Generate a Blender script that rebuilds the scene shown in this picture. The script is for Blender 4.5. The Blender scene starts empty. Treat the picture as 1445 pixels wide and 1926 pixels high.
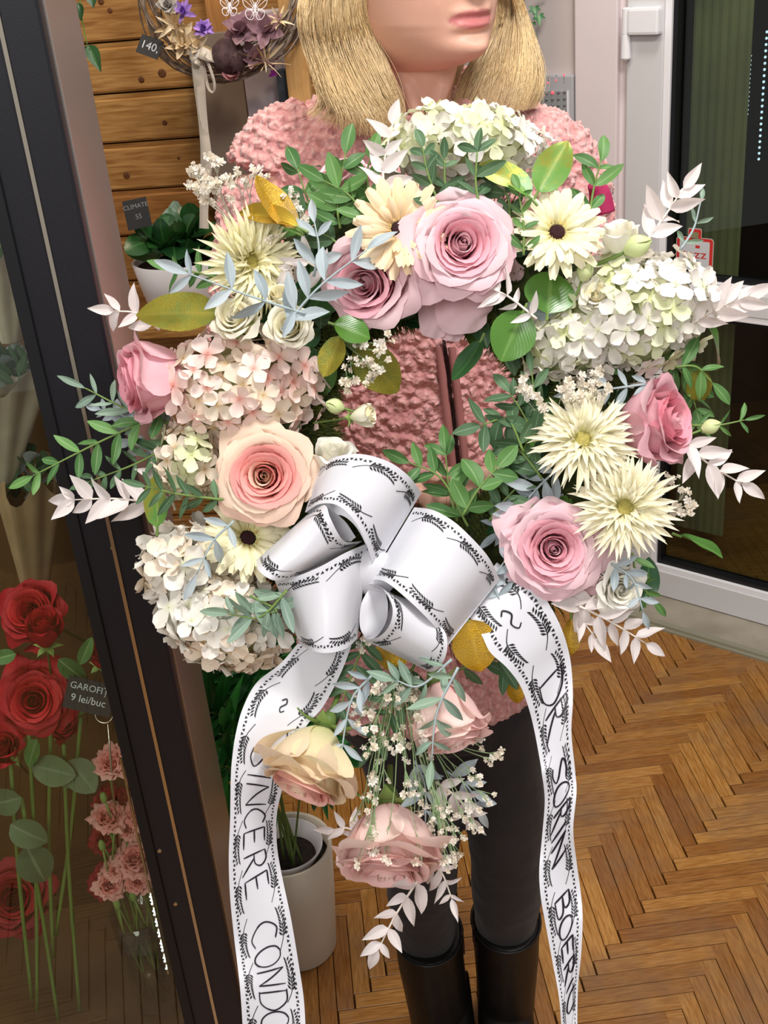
import bpy, bmesh, math, random
import numpy as np
from mathutils import Vector, Matrix
from mathutils.bvhtree import BVHTree
random.seed(7)
RND = random.random
def U(a, b): return a + (b - a) * RND()
PI = math.pi
# ------------------------------------------------------------------ camera
F = 2181.0; PITCH = math.radians(27.3); ROLL = math.radians(-5.3); H = 1.6
FW = Vector((0, math.cos(PITCH), -math.sin(PITCH)))
_r0 = Vector((1, 0, 0)); _u0 = _r0.cross(FW)
RT = math.cos(ROLL) * _r0 + math.sin(ROLL) * _u0
UP = -math.sin(ROLL) * _r0 + math.cos(ROLL) * _u0
CAM = Vector((0, 0, H))
scn = bpy.context.scene
cd = bpy.data.cameras.new('camera'); cam = bpy.data.objects.new('camera', cd)
scn.collection.objects.link(cam)
cd.sensor_fit = 'VERTICAL'; cd.sensor_height = 24.0; cd.lens = 24.0 * F / 1926.0
cd.clip_start = 0.02
M3 = Matrix((RT, UP, -FW)).transposed()
cam.matrix_world = Matrix.Translation(CAM) @ M3.to_4x4()
scn.camera = cam
# ------------------------------------------------------------------ light
scn.view_settings.view_transform = 'Standard'; scn.view_settings.look = 'None'
scn.view_settings.gamma = 1.0; scn.view_settings.exposure = 0.0
scn.view_settings.use_curve_mapping = False
wd = bpy.data.worlds.new('world'); scn.world = wd; wd.use_nodes = True
wd.node_tree.nodes['Background'].inputs[0].default_value = (1.0, 0.97, 0.95, 1)
wd.node_tree.nodes['Background'].inputs[1].default_value = 0.46
def area(name, loc, tgt, size, power, col):
    l = bpy.data.lights.new(name, 'AREA'); l.shape = 'DISK'; l.size = size; l.energy = power; l.color = col
    o = bpy.data.objects.new(name, l); scn.collection.objects.link(o); o.location = loc
    o.rotation_euler = (Vector(tgt) - Vector(loc)).to_track_quat('-Z', 'Y').to_euler()
    return o
area('ceiling_or_fill_lamp', (0.42, 0.28, 2.75), (0.05, 1.0, 1.0), 0.45, 26, (1.0, 0.97, 0.94))
area('ceiling_or_fill_lamp', (-0.5, -1.3, 2.45), (0.0, 1.0, 0.9), 0.9, 24, (1.0, 0.97, 0.95))  # frontal fill added behind the camera to brighten the hanging flowers
area('ceiling_or_fill_lamp', (0.5, 1.75, 2.75), (0.35, 2.0, 0.0), 0.4, 16, (1.0, 0.92, 0.84))
area('ceiling_or_fill_lamp', (-0.45, 1.45, 2.5), (-0.6, 2.2, 1.0), 0.12, 7, (1.0, 0.80, 0.56))
# ------------------------------------------------------------------ helpers
COL = scn.collection
def ray(x, y): return FW + RT * ((x - 722.5) / F) + UP * ((963 - y) / F)
def at(x, y, t): return CAM + ray(x, y) * t
def atY(x, y, Y):
    d = ray(x, y); return CAM + d * (Y / d.y)
def floor_at(x, y, z=0.0):
    d = ray(x, y); return CAM + d * ((z - H) / d.z)
def T0(py): return 0.885 + 0.02 * (py - 760) / 1000.0        # depth of the wreath's own plane
def P(x, y, h=0.0): return at(x, y, T0(y) - h)
def S(px, py=800): return px / F * T0(py)                     # pixels -> metres in the wreath plane
def cdir(a, b, c): return (RT * a + UP * b - FW * c).normalized()
def lin(c):
    if isinstance(c, str): c = [int(c[i:i + 2], 16) / 255 for i in (0, 2, 4)]
    return tuple(((v / 12.92) if v <= 0.04045 else ((v + 0.055) / 1.055) ** 2.4) for v in c) + (1,)
def tag(o, label=None, cat=None, group=None, kind=None):
    if label: o['label'] = label
    if cat: o['category'] = cat
    if group: o['group'] = group
    if kind: o['kind'] = kind
    return o
def empty(name, loc, label=None, cat=None, group=None, kind=None, rot=None):
    o = bpy.data.objects.new(name, None); o.empty_display_size = 0.02; COL.objects.link(o)
    o.location = loc
    if rot is not None: o.rotation_euler = rot.to_euler()
    return tag(o, label, cat, group, kind)
def mesh(name, vs, fs, mat=None, smooth=True, uv=None, mats=None, midx=None):
    me = bpy.data.meshes.new(name)
    me.from_pydata([tuple(v) for v in vs], [], fs)
    if mats:
        for m in mats: me.materials.append(m)
        if midx: me.polygons.foreach_set('material_index', midx)
    elif mat: me.materials.append(mat)
    if smooth: me.polygons.foreach_set('use_smooth', [True] * len(fs))
    if uv is not None:
        l = me.uv_layers.new(name='UVMap'); idx = np.empty(len(me.loops), dtype=np.int32)
        me.loops.foreach_get('vertex_index', idx)
        l.data.foreach_set('uv', np.asarray(uv, dtype=np.float32)[idx].ravel())
    me.update()
    return me
def link(name, me, parent=None, mw=None, **kw):
    o = bpy.data.objects.new(name, me); COL.objects.link(o)
    if parent is not None:
        o.parent = parent
    if mw is not None: o.matrix_local = mw
    return tag(o, **kw)
class MB:
    """collects shapes in world (or local) coordinates and links them as one mesh"""
    def __init__(s): s.v = []; s.f = []
    def add(s, vs, fs):
        n = len(s.v); s.v += [tuple(v) for v in vs]; s.f += [tuple(i + n for i in f) for f in fs]; return s
    def box(s, c, sx, sy, sz, R=None, bev=0.0):
        R = R or Matrix.Identity(3); c = Vector(c)
        if bev <= 0:
            v = [c + R @ Vector((x * sx / 2, y * sy / 2, z * sz / 2)) for x in (-1, 1) for y in (-1, 1) for z in (-1, 1)]
            return s.add(v, [(0, 1, 3, 2), (4, 6, 7, 5), (0, 4, 5, 1), (2, 3, 7, 6), (0, 2, 6, 4), (1, 5, 7, 3)])
        bm = bmesh.new(); bmesh.ops.create_cube(bm, size=1)
        for v in bm.verts: v.co = Vector((v.co.x * sx, v.co.y * sy, v.co.z * sz))
        bmesh.ops.bevel(bm, geom=list(bm.edges), offset=bev, segments=2, profile=0.6, affect='EDGES')
        bm.verts.index_update()
        v = [c + R @ w.co for w in bm.verts]; f = [tuple(w.index for w in q.verts) for q in bm.faces]; bm.free()
        return s.add(v, f)
    def tube(s, pts, r, n=6, r1=None, cap=True):
        pts = [Vector(p) for p in pts]; m = len(pts); vs = []; fs = []
        up = Vector((0.31, 0.22, 0.93))
        rs = r if isinstance(r, (list, tuple)) else [r + ((r1 if r1 is not None else r) - r) * i / (m - 1) for i in range(m)]
        for i, p in enumerate(pts):
            t = (pts[min(i + 1, m - 1)] - pts[max(i - 1, 0)]).normalized()
            a = t.cross(up)
            if a.length < 0.05: a = t.cross(Vector((1, 0, 0)))
            a.normalize(); b = t.cross(a)
            for k in range(n):
                q = 2 * PI * k / n; vs.append(p + (a * math.cos(q) + b * math.sin(q)) * rs[i])
        for i in range(m - 1):
            for k in range(n):
                fs.append((i * n + k, i * n + (k + 1) % n, (i + 1) * n + (k + 1) % n, (i + 1) * n + k))
        if cap: fs.append(tuple(range(n))[::-1]); fs.append(tuple((m - 1) * n + k for k in range(n)))
        return s.add(vs, fs)
    def lathe(s, prof, c=(0, 0, 0), n=32, R=None):
        R = R or Matrix.Identity(3); c = Vector(c); vs = []; fs = []
        for (r, z) in prof:
            for k in range(n):
                q = 2 * PI * k / n; vs.append(c + R @ Vector((r * math.cos(q), r * math.sin(q), z)))
        for i in range(len(prof) - 1):
            for k in range(n):
                fs.append((i * n + k, i * n + (k + 1) % n, (i + 1) * n + (k + 1) % n, (i + 1) * n + k))
        return s.add(vs, fs)
    def ball(s, c, r, nu=10, nv=6, sc=(1, 1, 1)):
        c = Vector(c); prof = []
        vs = []; fs = []
        for i in range(nv + 1):
            a = PI * i / nv
            for k in range(nu):
                b = 2 * PI * k / nu
                vs.append(c + Vector((math.sin(a) * math.cos(b) * r * sc[0], math.sin(a) * math.sin(b) * r * sc[1], math.cos(a) * r * sc[2])))
        for i in range(nv):
            for k in range(nu):
                fs.append((i * nu + k, (i + 1) * nu + k, (i + 1) * nu + (k + 1) % nu, i * nu + (k + 1) % nu))
        return s.add(vs, fs)
    def build(s, name, mat, parent=None, smooth=False, **kw):
        off = parent_world(parent)
        vs = [Vector(v) - off for v in s.v] if off.length > 0 else s.v
        return link(name, mesh(name, vs, s.f, mat, smooth), parent, **kw)
def parent_world(p):
    o = Vector((0, 0, 0))
    while p is not None:
        o = o + p.location; p = p.parent
    return o
def spline(pts, n):
    """Catmull-Rom through pts, n samples"""
    A = np.array([list(p) for p in pts], float); m = len(A)
    if m == 2: return [Vector(A[0] + (A[1] - A[0]) * i / (n - 1)) for i in range(n)]
    out = []
    for i in range(n):
        s = i / (n - 1) * (m - 1); k = min(int(s), m - 2); t = s - k
        p0 = A[k - 1] if k > 0 else 2 * A[0] - A[1]; p1 = A[k]; p2 = A[k + 1]
        p3 = A[k + 2] if k + 2 < m else 2 * A[-1] - A[-2]
        out.append(0.5 * ((2 * p1) + (-p0 + p2) * t + (2 * p0 - 5 * p1 + 4 * p2 - p3) * t * t + (-p0 + 3 * p1 - 3 * p2 + p3) * t ** 3))
    return [Vector(o) for o in out]
def frame(z, x=None):
    """rotation whose local Z is z"""
    z = Vector(z).normalized(); x = Vector(x) if x is not None else Vector((0.3, 0.9, 0.2))
    x = (x - z * x.dot(z))
    if x.length < 1e-4: x = Vector((1, 0, 0)) - z * z.x
    x.normalize(); y = z.cross(x)
    return Matrix((x, y, z)).transposed()
# ------------------------------------------------------------------ materials
def mat(name, c1, c2=None, rough=0.5, metal=0.0, noise=None, bump=0.0, bscale=200, sss=0.0, spec=0.4, rand=False,
        grad=None, sheen=0.0, coat=0.0, trans=0.0, stretch=None, emit=None):
    """c1/c2 mixed by object random and/or noise; grad=(colour, power): colour towards the petal base (UV v)"""
    m = bpy.data.materials.new(name); m.use_nodes = True; nt = m.node_tree; N = nt.nodes; L = nt.links
    b = N['Principled BSDF']; b.inputs['Roughness'].default_value = rough; b.inputs['Metallic'].default_value = metal
    b.inputs['Specular IOR Level'].default_value = spec
    b.inputs['Base Color'].default_value = lin(c1)
    if sheen: b.inputs['Sheen Weight'].default_value = sheen
    if coat: b.inputs['Coat Weight'].default_value = coat; b.inputs['Coat Roughness'].default_value = 0.08
    if sss:
        b.inputs['Subsurface Weight'].default_value = sss; b.inputs['Subsurface Radius'].default_value = (0.008, 0.005, 0.004)
        b.inputs['Subsurface Scale'].default_value = 0.6
    if emit: b.inputs['Emission Color'].default_value = lin(c1); b.inputs['Emission Strength'].default_value = emit
    out = None
    def mix(fac, a, c):
        x = N.new('ShaderNodeMix'); x.data_type = 'RGBA'
        if hasattr(fac, 'links'): L.new(fac, x.inputs[0])
        else: x.inputs[0].default_value = fac
        for s, v in ((6, a), (7, c)):
            if hasattr(v, 'links'): L.new(v, x.inputs[s])
            else: x.inputs[s].default_value = lin(v)
        return x.outputs[2]
    cur = c1
    tc = N.new('ShaderNodeTexCoord'); mp = N.new('ShaderNodeMapping'); L.new(tc.outputs['Object'], mp.inputs[0])
    if stretch: mp.inputs['Scale'].default_value = stretch
    if c2 and rand:
        oi = N.new('ShaderNodeObjectInfo'); cur = mix(oi.outputs['Random'], cur, c2)
    elif c2:
        n = N.new('ShaderNodeTexNoise'); n.inputs['Scale'].default_value = noise or 30; n.inputs['Detail'].default_value = 4
        L.new(mp.outputs[0], n.inputs[0]); r = N.new('ShaderNodeMapRange'); r.inputs[1].default_value = 0.35; r.inputs[2].default_value = 0.65
        L.new(n.outputs[0], r.inputs[0]); cur = mix(r.outputs[0], cur, c2)
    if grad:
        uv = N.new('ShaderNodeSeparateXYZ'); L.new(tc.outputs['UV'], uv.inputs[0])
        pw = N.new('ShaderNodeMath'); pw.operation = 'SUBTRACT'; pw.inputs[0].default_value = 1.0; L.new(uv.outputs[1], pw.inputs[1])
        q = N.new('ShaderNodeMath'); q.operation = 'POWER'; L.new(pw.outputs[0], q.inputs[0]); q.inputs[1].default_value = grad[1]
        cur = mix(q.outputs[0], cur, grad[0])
    if hasattr(cur, 'links'): L.new(cur, b.inputs['Base Color'])
    if bump:
        n = N.new('ShaderNodeTexNoise'); n.inputs['Scale'].default_value = bscale; n.inputs['Detail'].default_value = 3
        L.new(mp.outputs[0], n.inputs[0]); bp = N.new('ShaderNodeBump'); bp.inputs['Strength'].default_value = bump
        bp.inputs['Distance'].default_value = 0.002; L.new(n.outputs[0], bp.inputs['Height']); L.new(bp.outputs[0], b.inputs['Normal'])
    if trans:
        t = N.new('ShaderNodeBsdfTranslucent'); ms = N.new('ShaderNodeMixShader'); ms.inputs[0].default_value = trans
        if hasattr(cur, 'links'): L.new(cur, t.inputs[0])
        else: t.inputs[0].default_value = lin(c1)
        L.new(b.outputs[0], ms.inputs[1]); L.new(t.outputs[0], ms.inputs[2]); L.new(ms.outputs[0], N['Material Output'].inputs[0])
    return m
def glass(name, tint='f4f8f6', rough=0.0, refl=1.0, ior=1.45):
    m = bpy.data.materials.new(name); m.use_nodes = True; nt = m.node_tree; N = nt.nodes; L = nt.links
    for n in list(N):
        if n.type != 'OUTPUT_MATERIAL': N.remove(n)
    t = N.new('ShaderNodeBsdfTransparent'); t.inputs[0].default_value = lin(tint)
    g = N.new('ShaderNodeBsdfGlossy'); g.inputs['Roughness'].default_value = rough
    fr = N.new('ShaderNodeFresnel'); gm = N.new('ShaderNodeNewGeometry'); mr = N.new('ShaderNodeMapRange'); mr.inputs[3].default_value = ior; mr.inputs[4].default_value = 1 / ior
    L.new(gm.outputs['Backfacing'], mr.inputs[0]); L.new(mr.outputs[0], fr.inputs[0])
    k = N.new('ShaderNodeMath'); k.operation = 'MULTIPLY'; k.inputs[1].default_value = refl; L.new(fr.outputs[0], k.inputs[0])
    ms = N.new('ShaderNodeMixShader'); L.new(k.outputs[0], ms.inputs[0]); L.new(t.outputs[0], ms.inputs[1]); L.new(g.outputs[0], ms.inputs[2])
    L.new(ms.outputs[0], N['Material Output'].inputs[0])
    return m
def wood(name, c1, c2, c3, sx, grainscale=60, rough=0.4, worn=None, dirt=None):
    m = bpy.data.materials.new(name); m.use_nodes = True; nt = m.node_tree; N = nt.nodes; L = nt.links
    b = N['Principled BSDF']; b.inputs['Roughness'].default_value = rough
    tc = N.new('ShaderNodeTexCoord'); oi = N.new('ShaderNodeObjectInfo')
    ad = N.new('ShaderNodeVectorMath'); ad.operation = 'ADD'; L.new(tc.outputs['Object'], ad.inputs[0])
    ml = N.new('ShaderNodeMath'); ml.operation = 'MULTIPLY'; ml.inputs[1].default_value = 37; L.new(oi.outputs['Random'], ml.inputs[0])
    cb = N.new('ShaderNodeCombineXYZ'); L.new(ml.outputs[0], cb.inputs[0]); L.new(ml.outputs[0], cb.inputs[1]); L.new(cb.outputs[0], ad.inputs[1])
    mp = N.new('ShaderNodeMapping'); mp.inputs['Scale'].default_value = sx; L.new(ad.outputs[0], mp.inputs[0])
    n = N.new('ShaderNodeTexNoise'); n.inputs['Scale'].default_value = grainscale; n.inputs['Detail'].default_value = 6; n.inputs['Distortion'].default_value = 0.6
    L.new(mp.outputs[0], n.inputs[0])
    cr = N.new('ShaderNodeValToRGB'); cr.color_ramp.elements[0].position = 0.33; cr.color_ramp.elements[1].position = 0.68
    cr.color_ramp.elements[0].color = lin(c1); cr.color_ramp.elements[1].color = lin(c2); L.new(n.outputs[0], cr.inputs[0])
    x = N.new('ShaderNodeMix'); x.data_type = 'RGBA'; x.blend_type = 'MULTIPLY'
    r2 = N.new('ShaderNodeMapRange'); r2.inputs[3].default_value = 0.0; r2.inputs[4].default_value = 0.75; L.new(oi.outputs['Random'], r2.inputs[0])
    L.new(r2.outputs[0], x.inputs[0]); L.new(cr.outputs[0], x.inputs[6]); x.inputs[7].default_value = lin(c3)
    cur = x.outputs[2]
    if dirt:
        g = N.new('ShaderNodeNewGeometry'); n2 = N.new('ShaderNodeTexNoise'); n2.inputs['Scale'].default_value = dirt[1]; n2.inputs['Detail'].default_value = 7; n2.inputs['Roughness'].default_value = 0.65
        L.new(g.outputs['Position'], n2.inputs[0]); r = N.new('ShaderNodeMapRange'); r.inputs[1].default_value = dirt[2]; r.inputs[2].default_value = dirt[2] + 0.22; r.inputs[4].default_value = dirt[3]
        L.new(n2.outputs[0], r.inputs[0]); y = N.new('ShaderNodeMix'); y.data_type = 'RGBA'; L.new(r.outputs[0], y.inputs[0]); L.new(cur, y.inputs[6]); y.inputs[7].default_value = lin(dirt[0]); cur = y.outputs[2]
    L.new(cur, b.inputs['Base Color'])
    bp = N.new('ShaderNodeBump'); bp.inputs['Strength'].default_value = 0.12; bp.inputs['Distance'].default_value = 0.002
    L.new(n.outputs[0], bp.inputs['Height']); L.new(bp.outputs[0], b.inputs['Normal'])
    return m
# ==================================================================
# ================================================================== THE SETTING
M = {}
M['plank'] = wood('parquet_wood', '9a6526', 'bd8c4c', 'a8845a', (3, 26, 26), 9, 0.34, dirt=('75604c', 3.2, 0.47, 0.7))
M['joint'] = mat('floor_joint', '55381e', rough=0.8)
M['pine'] = wood('pine_board', '96682f', 'c59a5c', 'c0996c', (2.2, 30, 30), 5.5, 0.5)
M['pinegap'] = mat('board_gap', '3d240e', rough=0.8)
M['wall'] = mat('wall_paint', 'c6bcba', 'd0c4c0', rough=0.8, noise=3)
M['jamb'] = mat('jamb_paint', 'ece0e2', 'e2d8da', rough=0.5, noise=2)
M['pvc'] = mat('white_plastic_frame', 'd4d4d6', rough=0.35)
M['pvc2'] = mat('white_plastic_bead', 'eeeef2', rough=0.3)
M['gasket'] = mat('black_rubber', '0c0e12', rough=0.5)
M['stone'] = mat('threshold_stone', '8d8577', 'a39a8b', rough=0.6, noise=9)
M['strip'] = mat('metal_strip', '9d9a86', rough=0.4, metal=0.3)
M['glass'] = glass('door_glass', 'dfe6e0', 0.0, 1.0)
# --- parquet in herringbone; AX runs along the long joints, BX across, towards the camera
_a = math.radians(86.8)
AX = Vector((math.sin(_a), math.cos(_a), 0)); BX = Vector((math.cos(_a), -math.sin(_a), 0))
PW, PL = 0.0290, 0.2035
floor_base = MB()
floor_base.box((0.1, 0.4, -0.022), 5.2, 6.6, 0.02)
fl = floor_base.build('floor', M['joint']); tag(fl, kind='structure')
def plank_mesh(lx, ly):
    g = 0.0006; x, y = lx / 2 - g, ly / 2 - g; e = 0.0007; t = 0.012
    v = [(-x, -y, -t), (x, -y, -t), (x, y, -t), (-x, y, -t), (-x, -y, -e), (x, -y, -e), (x, y, -e), (-x, y, -e),
         (-x + e, -y + e, 0), (x - e, -y + e, 0), (x - e, y - e, 0), (-x + e, y - e, 0)]
    f = [(8, 9, 10, 11)]
    for k in range(4):
        j = (k + 1) % 4; f += [(k, j, 4 + j, 4 + k), (4 + k, 4 + j, 8 + j, 8 + k)]
    return v, f
pv, pf = plank_mesh(PL, PW)
plank_me = mesh('plank', pv, pf, M['plank'], smooth=False)
RA = Matrix((AX, BX * -1, Vector((0, 0, 1)))).transposed().to_4x4()
RB = Matrix((BX, AX, Vector((0, 0, 1)))).transposed().to_4x4()
WDIR = Vector((math.sin(math.radians(97.1)), math.cos(math.radians(97.1)), 0))
cands = []
for k in range(-90, 91):
    for m in range(-14, 15):
        a0 = 0.4749 - k * PW + m * PL; b0 = -1.4497 + k * PW + m * PL
        for kind, (ca, cb) in ((0, (a0 + PL / 2, b0 - PW / 2)), (1, (a0 + 0.027 - PW / 2, b0 - 0.0290 - PL / 2))):
            p = AX * ca + BX * cb
            if -1.3 < p.x < 1.9 and -1.3 < p.y < 3.05:
                d = p - CAM; zc = d.dot(FW); px = 722.5 + F * d.dot(RT) / max(zc, .1); py = 963 - F * d.dot(UP) / max(zc, .1)
                vis = (zc > 0 and 560 < px < 1500 and 1140 < py < 1990)
                cands.append((not vis, (p - Vector((0.35, 1.6, 0))).length, kind, p))
cands.sort(key=lambda c: (c[0], c[1]))
rest = MB()
for i, (nv, d, kind, p) in enumerate(cands):
    R = RA if kind == 0 else RB
    dz = random.uniform(-0.0002, 0.0002)
    if i < 290 and not nv:
        o = link('plank', plank_me, fl); o.location = p + Vector((0, 0, dz)) - fl.location; o.rotation_euler = (R.to_3x3() @ Matrix.Rotation(random.choice((0, PI)), 3, 'Z')).to_euler()
    else:
        rest.add([R @ Vector(v) + p + Vector((0, 0, dz)) for v in pv], pf)
rest.build('plank_field', M['plank'], fl, kind='stuff')
# --- door wall (az -50): DO = foot of the door leaf's visible corner, DE to the right, DN towards the room
DO = Vector((0.657, 2.512, 0)); DE = Vector((0.766, -0.643, 0)); DN = Vector((-0.643, -0.766, 0)); DR = Matrix((DE, -DN, Vector((0, 0, 1)))).transposed()
def dbox(mb, s0, s1, z0, z1, n0, n1, bev=0.0):
    c = DO + DE * (s0 + s1) / 2 + DN * (n0 + n1) / 2 + Vector((0, 0, (z0 + z1) / 2))
    return mb.box(c, abs(s1 - s0), abs(n1 - n0), abs(z1 - z0), DR, bev)
def door_px(px, py, n=0.0):
    """(s, z) on the door plane under a pixel"""
    d = ray(px, py); t = ((DO + DN * n - CAM).dot(DN)) / d.dot(DN); p = CAM + d * t - DO
    return p.dot(DE), p.z
w = MB(); dbox(w, -2.2, -0.205, -0.01, 2.7, -0.12, -0.02); dbox(w, 1.0, 2.2, -0.01, 2.7, -0.12, -0.02); dbox(w, -0.21, 1.01, 2.25, 2.7, -0.12, -0.02)
tag(w.build('wall_right', M['wall']), kind='structure')
tr = MB(); dbox(tr, -0.205, -0.103, -0.0, 2.25, -0.06, 0.004, 0.004); dbox(tr, 0.88, 1.01, 0, 2.25, -0.06, 0.004, 0.004); dbox(tr, -0.205, 1.01, 2.17, 2.27, -0.06, 0.005, 0.004)
dbox(tr, -0.115, -0.06, 0, 2.2, -0.06, -0.010)
tag(tr.build('trim_1', M['jamb']), kind='structure')
door = empty('door_1', DO); tag(door, kind='structure')
leaf = MB()
dbox(leaf, -0.078, 0.004, 0.012, 2.15, -0.05, 0.012, 0.003)
dbox(leaf, 0.78, 0.87, 0.012, 2.15, -0.05, 0.012, 0.003)
dbox(leaf, -0.078, 0.87, 0.012, 0.082, -0.05, 0.0125, 0.002)
dbox(leaf, 0.002, 0.80, 0.766, 0.815, -0.05, 0.011, 0.002)
dbox(leaf, -0.078, 0.87, 2.06, 2.15, -0.05, 0.0125, 0.002)
leaf.build('door_frame', M['pvc'], door)
bead = MB()
for z0, z1 in ((0.082, 0.097), (0.751, 0.766), (0.815, 0.832), (2.045, 2.06)): dbox(bead, 0.004, 0.78, z0, z1, -0.03, 0.008, 0.002)
for s0, s1 in ((0.004, 0.019), (0.765, 0.78)): dbox(bead, s0, s1, 0.082, 0.766, -0.03, 0.0085, 0.002); dbox(bead, s0, s1, 0.815, 2.06, -0.03, 0.0085, 0.002)
bead.build('glazing_bead', M['pvc2'], door)
gk = MB()
for z0, z1 in ((0.097, 0.108), (0.742, 0.751), (0.832, 0.840), (2.038, 2.045)): dbox(gk, 0.019, 0.765, z0, z1, -0.028, 0.0)
for s0, s1 in ((0.019, 0.029), (0.756, 0.765)): dbox(gk, s0, s1, 0.097, 0.751, -0.028, 0.0005); dbox(gk, s0, s1, 0.832, 2.045, -0.028, 0.0005)
gk.build('gasket', M['gasket'], door)
for z0, z1 in ((0.105, 0.745), (0.836, 2.04)):
    g = MB(); dbox(g, 0.025, 0.76, z0, z1, -0.022, -0.018); g.build('glass_pane', M['glass'], door)
# hinge
s0, zt = door_px(1166, 18, 0.03); s1, zb = door_px(1166, 115, 0.03); s2, _ = door_px(1240, 60, 0.03); sh = door_px(1180, 60, 0.03)[0]
hg = MB(); dbox(hg, sh, s2, door_px(1210, 66, .03)[1], door_px(1210, 14, .03)[1], 0.011, 0.034, 0.006)
hh = hg.build('hinge', M['pvc2'], door)
zc = door_px(1172, 66, .03)[1]; z_lo = door_px(1172, 113, .03)[1]; z_hi = door_px(1172, 15, .03)[1]
hb = MB(); cc = DO + DE * ((s0 + sh) / 2 + 0.002) + DN * 0.022
hb.lathe([(0.0, z_lo), (0.0085, z_lo), (0.0105, z_lo + 0.003), (0.0085, zc - 0.001), (0.0078, zc), (0.0085, zc + 0.001), (0.0085, z_hi - .002), (0.007, z_hi), (0, z_hi)], cc, 20)
hb.build('hinge_barrel', M['pvc2'], hh, smooth=False)
# threshold
th = MB(); dbox(th, -0.35, 1.4, -0.001, 0.010, -0.12, 0.122); tag(th.build('trim_2', M['stone']), kind='structure')
st = MB(); dbox(st, -0.35, 1.4, -0.001, 0.014, 0.120, 0.134, 0.002); dbox(st, -0.35, 1.4, -0.001, 0.006, 0.134, 0.142, 0.001); tag(st.build('trim_3', M['strip']), kind='structure')
# dark box added behind the glass so the outside stays night-black
M['night'] = mat('night_asphalt', '090a0d', rough=0.9); M['olive'] = mat('olive_reflection', '8f8d66', '74705a', rough=0.8, noise=5)  # olive: tone of a reflection in the door glass, put into colour
M['navy'] = mat('night_black', '0b0d14', '12141c', rough=0.8, noise=4)  # darkness of night put into the colour of backdrop and shell
bk = MB(); dbox(bk, -1.6, 3.0, -0.1, 3.0, -1.55, -1.5); tag(bk.build('night_backdrop', M['navy']), kind='structure')  # dark plane added as the night backdrop
gr = MB(); dbox(gr, -1.6, 3.0, -0.12, -0.03, -1.5, -0.12); tag(gr.build('pavement', M['night']), kind='structure')
cp = MB(); dbox(cp, -1.6, 3.0, 2.8, 2.85, -1.55, -0.12); dbox(cp, -1.62, -1.6, -0.1, 2.85, -1.5, -0.1); dbox(cp, 3.0, 3.02, -0.1, 2.85, -1.5, -0.1)  # unseen lid and sides, added to keep ambient light out
tag(cp.build('night_shell', M['navy']), kind='structure')
sa = door_px(1296, 300, -0.16)[0]; sb = door_px(1401, 300, -0.16)[0]
bn = MB(); nseg = 24; vs = []; fs = []  # flat panel added in place of an olive reflection in the glass
for i in range(nseg + 1):
    s = sa + (sb - sa) * i / nseg; n = -0.16 + 0.0012 * math.sin(i * 1.7)
    for z in (0.12, 2.35): vs.append(DO + DE * s + DN * n + Vector((0, 0, z)))
    for z in (2.35, 0.12): vs.append(DO + DE * s + DN * (n - 0.003) + Vector((0, 0, z)))
for i in range(nseg):
    a = 4 * i; b = a + 4
    for k in range(4): fs.append((a + k, b + k, b + (k + 1) % 4, a + (k + 1) % 4))
bn.add(vs, fs).build('reflection_panel', M['olive'], label='olive panel behind the door glass standing in for a reflection', cat='reflection_panel')
M['cool_led'] = mat('cool_light', 'cfe6ff', emit=1.6)
M['wire'] = mat('thin_wire', '20242a', rough=0.6)
for j, (px, y0, y1) in enumerate(((1393, 110, 215), (1413, 105, 215), (1443, 60, 300))):
    pa = door_px(px, y0, -0.5); pb = door_px(px, y1, -0.5)
    a = DO + DE * pa[0] + DN * -0.5 + Vector((0, 0, pa[1])); b = DO + DE * pa[0] + DN * -0.5 + Vector((0, 0, pb[1]))
    e = empty('string_light', a, ('string of dim cool lights outside, leftmost, seen through the door glass', 'string of dim cool lights outside, second from left', 'brightest string of cool lights at the right edge outside')[j], 'string light', 'light strings outside')
    wtop = Vector((a.x, a.y, 2.8)); MB().tube([wtop, b], 0.0008, 4).build('wire', M['wire'], e)
    bl = MB(); n = 14 + 8 * (j == 2)
    for k in range(n): bl.ball(a + (b - a) * k / (n - 1), 0.0022 if j < 2 else 0.0034, 6, 4)
    bl.build('bulbs', M['cool_led'], e, kind='stuff')
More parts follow.
